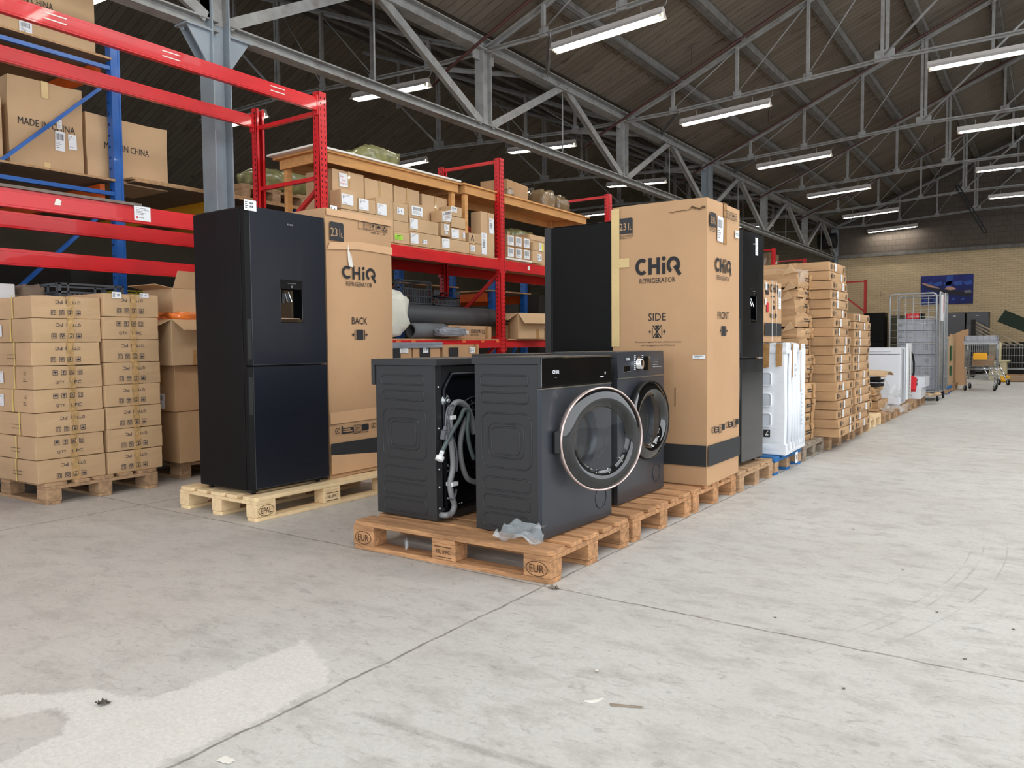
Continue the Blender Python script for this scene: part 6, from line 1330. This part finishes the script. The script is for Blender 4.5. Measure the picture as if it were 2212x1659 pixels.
def caster(par, x, y, r, tur=0, rel_to=None):
    mb = MB(); mb.bar((x, y, r*2.2), (x+.02, y+.02, r), .035, .012); mb.box(x-.03, x+.03, y-.03, y+.03, r*2.15, r*2.3); f = rel(par, mb, 'caster_fork', zinc)
    mb = MB(); mb.lathe((x+.02-.016, y+.02, r), (1, 0, .0), [(r*.3, 0), (r*.62, .002), (r*.95, 0), (r, .006), (r, .026), (r*.95, .032), (r*.62, .03), (r*.3, .032)], 24, 0); mb.lathe((x+.02-.018, y+.02, r), (1, 0, 0), [(.001, 0), (r*.45, 0), (r*.45, .036), (.001, .036)], 16, 1); rel(par, mb, 'wheel', [rubber, grey_pl])
for x in (CX0+.06, CX1-.04):
    for y in (CY0+.05, CY1-.08): caster(o, x, y, .065)
# the crates stand free of each other
for i in range(6):
    z0 = .19+i*.21; nm = ordn(5-i, 6)
    c = empty('storage_crate', (CX1-.09, CY0+.10, z0), 0, 'grey lidded storage crate in the roll cage, %s' % nm, 'crate', 'grey crates in the roll cage')
    w_, d_, h_ = .78, .60, .206; mb = MB(); mb.box(-d_+.01, -.01, .01, w_-.01, 0, h_-.02)
    for k_ in range(5): x = -d_+.03+k_*(d_-.07)/4; mb.box(x, x+.012, .002, .012, .01, h_-.03)
    for k_ in range(6): y = .03+k_*(w_-.07)/5; mb.box(-.012, -.003, y, y+.012, .01, h_-.03)
    mb.build('crate_body', grey_pl, c, bevel=.004)
    mb = MB(); mb.box(-d_, 0, 0, w_, h_-.025, h_-.002); mb.build('rim', grey_pl, c, bevel=.003)
    mb = MB()
    for x in (-d_+.05, -.12): mb.tube([(x, .0, h_*.4), (x, -.012, h_*.4), (x, -.012, h_*.8), (x, .0, h_*.8)], .005, 5); mb.tube([(x+.03, .0, h_*.4), (x+.03, -.012, h_*.4), (x+.03, -.012, h_*.8), (x+.03, .0, h_*.8)], .005, 5)
    mb.build('latch', zinc, c)
o = empty('drinks_carton', (-1.93, CY0+.16, 1.451), 0, 'red drinks carton with white script lettering on top of the grey crates', 'carton')
mb = MB(); mb.box(-.26, -.05, 0, .4, 0, .095); mb.box(-.05, 0, 0, .4, 0, .095, 1); mb.build('box_body', [M('cola_red', S(200, 26, 34), .4), app_black], o, bevel=.003)
q = face_y(-.26, 0, 0, .002); q.text('Coca-Cola', .03, .022, .17, .052, 0); q.mb.build('lettering', white_pl, o)

# ---------------------------------------------------------------- cardboard panels behind the cage
for i, (x, y0, y1, ht, m_, lb) in enumerate(((-1.72, 16.9, 17.6, .95, M('grey_panel', S(150, 144, 136), .7), 'grey film-wrapped board standing behind the roll cage'), (-1.74, 17.75, 18.6, .98, card, 'cut-out cardboard frame with green inside standing behind the roll cage'), (-1.78, 18.8, 19.7, 1.05, card_warm, 'plain cardboard sheet standing between the roll cage and the shopping trolley'))):
    mb = MB(); mb.soft(x-.05, x, y0, y1, .148, .148+ht, 3, .004, .01, i)
    o = mb.build('standing_board', m_); tag(o, lb, 'board', 'boards standing behind the roll cage')
mb = MB(); mb.prism([(0, 0), (.90, 0), (.92, 1.33), (.82, 1.318), (.70, 1.26), (.54, 1.176), (.30, 1.12), (0, 1.09)], ((-2.6, 21.4, 0), (1, 0, 0), (0, 0, 1)), .02); tag(mb.build('curved_cardboard', card_warm), 'big brown cardboard sheet with a curved top edge in front of the grey refrigerators', 'cardboard sheet')
mb = MB(); mb.box(-1.725, -1.715, 17.95, 18.25, .35, .55); mb.box(-1.725, -1.714, 17.95, 18.2, .65, .95); tag(mb.build('green_board', green_p), 'green board showing through the cut-out cardboard frame', 'board')
p_ = copy_tree(pBl); put(p_, (-1.70, 17.3, 0), 0, 'blue pallet under the boards behind the roll cage', 'pallet', G_ROW, 1.1); p_.scale = (.6, 1.1, 1)
p_ = copy_tree(pB); put(p_, (-1.72, 18.35, 0), 0, 'dark pallet end beside the shopping trolley', 'pallet', G_ROW, 1.5); p_.scale = (.6, 1.5, 1)

# ---------------------------------------------------------------- shopping trolley
o = empty('shopping_trolley', (-1.25, 18.9, 0), R(0), 'shopping trolley with a grey tray on its rim and a yellow plastic flap', 'shopping trolley')
TX0, TX1, TY0, TY1 = -.30, .27, 0, .85
wire = zinc
mb = MB()
for (a0, a1, b0, b1, z0, z1) in ((TX0, TX1, TY0, TY1, .50, 1.0),):
    for z in (.50, .53, .56, .62, .70, .83, .95, 1.0):
        f = (z-.5)/.5; y1 = TY1-.0+.05*f; P = [(TX0-.0*f, TY0, z), (TX1, TY0, z), (TX1, y1, z), (TX0, y1, z)]; mb.tube(P, .009 if z in (.5, 1.0) else .0035, 6, 0, closed=True)
    for i in range(17): x = TX0+(TX1-TX0)*i/16; mb.tube([(x, TY0, .5), (x, TY0, 1.0)], .003, 4); mb.tube([(x, TY1, .5), (x, TY1+.05, 1.0)], .003, 4)
    for i in range(18):
        y = TY0+(TY1-TY0)*i/17
        for x in (TX0, TX1): mb.tube([(x, y, .5), (x, y, 1.0)], .003, 4)
    for i in range(12): x = TX0+(TX1-TX0)*i/11; mb.tube([(x, TY0, .505), (x, TY1, .505)], .003, 4)
mb.build('basket', wire, o)
mb = MB(); mb.box(TX0-.02, TX1+.02, -.015, .015, .975, 1.03)
for x in (TX0+.02, TX1-.02):
    mb.tube([(x, 0, .5), (x, 0, .46), (x, .0, .17)], .011, 6); mb.tube([(x, .8, .5), (x+.0, .85, .2)], .012, 6); mb.tube([(x, .02, .22), (x, .8, .26)], .012, 6); mb.tube([(x, .8, .5), (x, 1.05, 1.06)], .012, 6)
mb.tube([(TX0+.02, 0, .46), (TX1-.02, 0, .46)], .012, 6); mb.tube([(TX0+.02, .1, .33), (TX1-.02, .1, .33)], .008, 6); mb.tube([(TX0+.1, .0, .25), (TX1-.1, .0, .25)], .008, 6)
for i in range(7): x = TX0+.08+i*.07; mb.tube([(x, .05, .25), (x, .7, .28)], .004, 5)
mb.build('frame', zinc, o)
mb = MB(); mb.tube([(TX0, 1.06, 1.07), (TX1+.0, 1.06, 1.07)], .016, 10); mb.build('handle', rubber, o)
mb = MB(); mb.box(-.14, .11, -.02, -.008, .66, .80)
for i in range(10): mb.box(-.14+.025*i, -.128+.025*i, -.026, -.02, .66, .77)
mb.build('plastic_flap', yel_pl, o)
def caster2(par, x, y, r, ax=(1, 0, 0)):
    f = MB(); f.bar((x, y, r*2.3), (x, y+.02, r), .03, .04); f.build('caster_fork', zinc, par)
    m_ = MB(); m_.lathe((x-.014, y+.02, r), ax, [(r*.3, 0), (r*.6, 0), (r, .003), (r, .025), (r*.6, .028), (r*.3, .028)], 20, 0); m_.lathe((x-.016, y+.02, r), ax, [(.001, 0), (r*.42, 0), (r*.42, .032), (.001, .032)], 12, 1); m_.build('wheel', [rubber, grey_pl], par)
for x, y in ((TX0+.02, 0), (TX1-.02, 0), (TX0+.04, .85), (TX1-.04, .85)): caster2(o, x, y, .062, (1, .45, 0))
o = empty('grey_tray', (-1.25, 18.9, 1.014), 0, 'shallow grey plastic tray resting across the shopping trolley', 'tray')
mb = MB(); mb.box(-.31, .28, -.02, .40, .03, .04); mb.box(-.31, .28, -.02, -.005, .03, .145); mb.box(-.31, .28, .385, .40, .03, .145); mb.box(-.31, -.295, -.02, .40, .03, .145); mb.box(.265, .28, -.02, .40, .03, .145); mb.box(-.33, .30, -.03, .41, .0, .032)
for i in range(6): x = -.28+i*.106; mb.box(x, x+.008, -.028, -.018, .035, .14)
mb.build('tray_body', grey_pl, o, bevel=.003)
o = empty('brown_box', (-1.05, 19.1, .515), 0, 'brown box inside the shopping trolley basket', 'cardboard box'); mb = MB(); mb.box(-.38, 0, 0, .5, 0, .22); mb.build('box_body', card_dark, o, bevel=.003)
# second trolley tipped back behind it
o = empty('folded_trolley', (-.95, 21.4, 0), R(0), 'chrome trolley frame leaning with two grey wheels, behind the shopping trolley', 'trolley')
mb = MB()
for x in (-.17, .05): mb.tube([(x, .1, .12), (x-.25, .6, .62)], .018, 8); mb.tube([(x-.12, .1, .14), (x-.36, .5, .60)], .014, 8)
for t in (.2, .5, .8): mb.tube([(-.17-.25*t, .1+.5*t, .12+.5*t), (.05-.25*t, .1+.5*t, .12+.5*t)], .012, 6)
mb.build('frame', chrome, o)
for x in (-.10, .08): caster2(o, x, .1, .075, (1, .5, 0))

# ---------------------------------------------------------------- refrigerators and clutter by the back wall
def plain_fridge(label, x0, x1, y, ht, m_, dr=True, d=.6, mark=True):
    o = empty('refrigerator', (x0, y, 0), 0, label, 'refrigerator', 'refrigerators by the back wall'); w_ = x1-x0
    mb = MB(); mb.box(0, w_, .05, d, .02, ht); mb.build('cabinet', app_black, o, bevel=.008); mb = MB(); mb.box(.002, w_-.002, 0, .045, ht*.52, ht-.005); mb.build('upper_door', m_, o, bevel=.006)
    mb = MB(); mb.box(.002, w_-.002, 0, .045, .05, ht*.51); mb.build('lower_door', m_, o, bevel=.006)
    if mark: q = face_y(0, 0, 0, .003); q.rect(w_*.42, ht-.13, w_*.56, ht-.105); q.mb.build('lettering', ink_white, o)
    mb = MB(); mb.box(.0, .05, .1, d-.1, 0, .02); mb.box(w_-.05, w_, .1, d-.1, 0, .02); mb.build('feet', rubber, o)
    return o
mid = M('graphite_door', S(84, 84, 88), .35, metal=.3, var=.04)
plain_fridge('dark grey refrigerator by the back wall, right behind the roll cage', -3.02, -2.42, 29.4, 1.99, mid)
plain_fridge('grey refrigerator by the back wall with a shorter one standing in front of it', -2.39, -1.76, 29.5, 2.00, mid)
plain_fridge('shorter grey refrigerator in front of the taller one by the back wall', -2.34, -1.86, 28.8, 1.60, mid, d=.55)
plain_fridge('black refrigerator by the back wall left of the roll cage', -5.45, -4.80, 29.2, 2.05, app_black, mark=False)
plain_fridge('dark appliance standing beside the black refrigerator near the back wall', -4.7, -4.1, 29.6, 1.95, M('olive_side', S(70, 66, 46), .6), mark=False)
mb = MB(); mb.box(-3.885, -2.30, YW-.05, YW-.012, 2.33, 3.33)
q = face_y(-3.885, YW-.05, 2.33, .002)
r_ = random.Random(8)
for i in range(5): q.poly([(.1+.32*i, .62), (.36+.3*i, .66), (.34+.3*i, .80), (.08+.3*i, .74)], 1)
q.poly([(.9, .55), (1.0, .98), (.8, .98), (.74, .6)], 1); q.poly([(0, .72), (.35, .58), (.7, .50), (1.05, .46), (1.3, .42), (1.57, .42), (1.5, .24), (1.2, .27), (.9, .33), (.55, .42), (.2, .56)], 2, .001); q.poly([(.02, .74), (.1, .76), (.5, .60), (.6, .54), (.3, .60)], 3, .002); q.poly([(.72, .52), (.82, .60), (.95, .6), (1.1, .5), (.9, .47)], 3, .002); q.poly([(1.3, .44), (1.5, .46), (1.56, .38), (1.36, .35)], 4, .003)
for i in range(5): q.poly([(.1+.28*i, .10), (.22+.28*i, .14), (.2+.28*i, .2), (.12+.28*i, .18)], 1)
mb.add(q.mb.v, q.mb.f); mb.mi[-len(q.mb.mi):] = q.mb.mi
tag(mb.build('wall_canvas', [canvas, M('canvas_blue', S(50, 84, 168), .6), M('canvas_dark', S(34, 34, 48), .6), M('canvas_skin', S(196, 150, 130), .6), M('canvas_grey', S(120, 118, 130), .6)]), 'blue picture canvas with dark abstract shapes hanging on the yellow brick wall', 'picture')
for i in range(5):
    mb = MB(); dz = .11*i; mb.bar((-1.95+.02*i, 26.2, 1.62-dz), (-.30+.02*i, 25.4, .66-dz), .05, .03); tag(mb.build('long_rail', M('pale_rail', S(176, 160, 134), .6)), 'long pale rail leaning down to the right beyond the shopping trolley, %s of five' % ['top one', 'second', 'middle one', 'fourth', 'lowest'][i], 'rail', 'leaning rails')
mb = MB(); mb.box(-1.98, -1.88, 25.9, 26.3, 0, 1.66); mb.box(-1.99, -1.6, 25.9, 26.3, 1.0, 1.04); tag(mb.build('rail_stand', rubber), 'dark stand holding up the leaning rails', 'stand')
mb = MB(); mb.prism([(0, 0), (1.3, -.62), (1.45, -.30), (.2, .34)], ((-1.42, 27.8, 1.62), (1, 0, 0), (0, 0, 1)), .5); tag(mb.build('dark_green_panel', M('dark_green', S(26, 44, 30), .7)), 'dark green slab sloping down in front of the right end of the back wall', 'panel')
mb = MB(); mb.box(-1.35, -.2, 27.5, 28.2, 0, 1.0); tag(mb.build('panel_support', shade_m), 'dark box under the sloping green slab', 'box')
o = empty('wire_crate', (-1.3, 24.9, 0), 0, 'low wire mesh crate with a dark inside at the right edge of the picture', 'wire crate')
mb = MB()
for z in (.30, .45, .65, .85, .95): mb.tube([(0, 0, z), (1.5, 0, z), (1.5, .6, z), (0, .6, z)], .008, 5, 0, closed=True)
for i in range(26): mb.tube([(i*.06, 0, .3), (i*.06, 0, .95)], .005, 4)
mb.build('mesh', zinc, o); mb = MB(); mb.box(.02, 1.48, .1, .58, .32, .9); mb.build('load', shade_m, o)
mb = MB()
for x in (.05, 1.4): mb.box(x, x+.06, .05, .55, 0, .30)
mb.box(0, 1.5, 0, .6, .27, .30); mb.build('base_frame', zinc, o)
o = empty('wooden_crate', (-.80, 23.4, 0), 0, 'little brown wooden crate on the floor behind the trolleys', 'crate'); mb = MB()
for z in (0, .07, .14): mb.box(-.22, .22, 0, .015, z, z+.055); mb.box(.205, .22, 0, .4, z, z+.055); mb.box(-.22, -.205, 0, .4, z, z+.055)
mb.box(-.22, .22, 0, .4, 0, .012); mb.build('slats', wood_b, o)
lump('yellow plastic lump lying near the little wooden crate', 'yellow_object', 'plastic object', (-1.02, 23.2, .0), .25, .25, .16, yel_pl, 71, .2)
mb = MB(); mb.box(-1.42, -1.02, 24.2, 24.7, .0, .5); mb.cyl((-1.2, 24.4, .5), (-1.2, 24.4, 1.0), .05, 12); mb.box(-1.45, -.95, 24.15, 24.75, .5, .53); tag(mb.build('machine_stand', M('cream_machine', S(206, 196, 160), .6), bevel=.004), 'cream machine with an upright post behind the shopping trolley', 'machine')
# white-wrapped loads high on the far end of the red rack
for i, (y, h_) in enumerate(((16.3, 1.55), (17.2, 1.45), (19.6, 1.2))):
    o = empty('wrapped_load', (-5.85, y, 2.104), 0, 'shrink-wrapped load high on the far end of the red rack, %s' % ['nearest', 'middle one', 'farthest'][i], 'wrapped load', 'wrapped loads on the far rack end'); mb = MB(); mb.soft(-.6, 0, 0, .75, 0, h_, 8, .02, .05, i+30, crush=.05); mb.build('load', shrink, o)
for k in range(3, 6): pass
r_ = random.Random(31)
for i in range(7):
    y = 10.6+i*.78
    if i == 3: y += .1
    carton('brown box on the red shelf beyond the second slotted upright, %s of seven' % (['nearest', 'second', 'third', 'fourth', 'fifth', 'sixth', 'farthest'][i]), (-5.6, y, SZ), .6, .5, .35+.25*r_.random(), 0, card_dark, 'boxes far along the red shelf', n=2)
o = empty('dark_hoist', (-6.9, YW-.6, 4.75), 0, 'black round fan hanging high in the corner by the back wall', 'fan'); mb = MB(); mb.cyl((-.3, 0, 0), (.3, 0, 0), .28, 20); mb.build('casing', rubber, o); mb = MB(); mb.cyl((0, 0, .2), (0, 0, .7), .03, 8); mb.build('hanger', rubber, o)

# ---------------------------------------------------------------- small litter on the floor
def litter(label, name, cat, loc, w_, l_, mat, seed, amp=.008, rz=0):
    s_ = scrap(label, loc, w_, l_, mat, name, cat, amp, seed, 6); s_.rotation_euler.z = rz; return s_
litter('small dark dirt clump on the white floor patch at lower left', 'dirt_clump', 'dirt clump', (-2.276, 1.136, .001), .035, .03, M('dirt', S(96, 88, 80), .95), 2, .02)
mb = MB(); mb.prism([(-.03, .0), (-.012, -.008), (.01, -.004), (.028, .016), (.03, .022), (.012, .012), (-.006, .006), (-.026, .006)], ((0, 0, .001), (1, 0, 0), (0, 1, 0)), .002); tag(mb.build('paper_scrap', white_board, loc=(-1.085, 1.955, 0), rz=R(35)), 'curled white paper scrap on the floor in the foreground', 'paper scrap')
mb = MB(); mb.prism([(-.045, 0), (.05, -.006), (.045, -.009), (-.04, -.010)], ((0, 0, .001), (1, 0, 0), (0, 1, 0)), .004); tag(mb.build('wood_splinter', twig, loc=(-.998, 1.985, 0), rz=R(25)), 'thin brown wood splinter on the floor in the foreground', 'splinter')
litter('tiny white crumb on the floor in front of the EUR pallet', 'crumb', 'crumb', (-1.177, 2.143, .001), .012, .012, white_board, 5, .012)
litter('small dust clump at the front corner of the EUR pallet', 'dust_clump', 'dust clump', (-1.74, 2.79, .001), .05, .03, M('dust', S(140, 128, 114), .95), 7, .02)
litter('pale flake stuck on the floor near the bottom edge of the picture', 'paint_flake', 'paint flake', (-1.70, 1.152, .001), .05, .03, white_board, 9, .003)
r_ = random.Random(77)
spots = [(1.52, 1100), (1674, 1192), (1780, 1202), (1530, 1317), (1880, 1334), (2063, 1440), (1825, 1367), (1567, 1295)]
for i, (x, y) in enumerate(((-.55, 3.9), (-.9, 4.6), (-.35, 3.35), (-.85, 2.95), (-.22, 2.9), (-.5, 2.45), (-1.3, 5.6), (-.1, 3.3))):
    litter('tiny dark leaf fragment on the aisle floor', 'leaf_fragment', 'leaf fragment', (x, y, .001), .013, .009, M('leaf', S(120, 108, 96), .95), 20+i, .004, r_.uniform(0, 3)); bpy.context.scene.collection.objects[-1]['group'] = 'leaf fragments on the aisle floor'
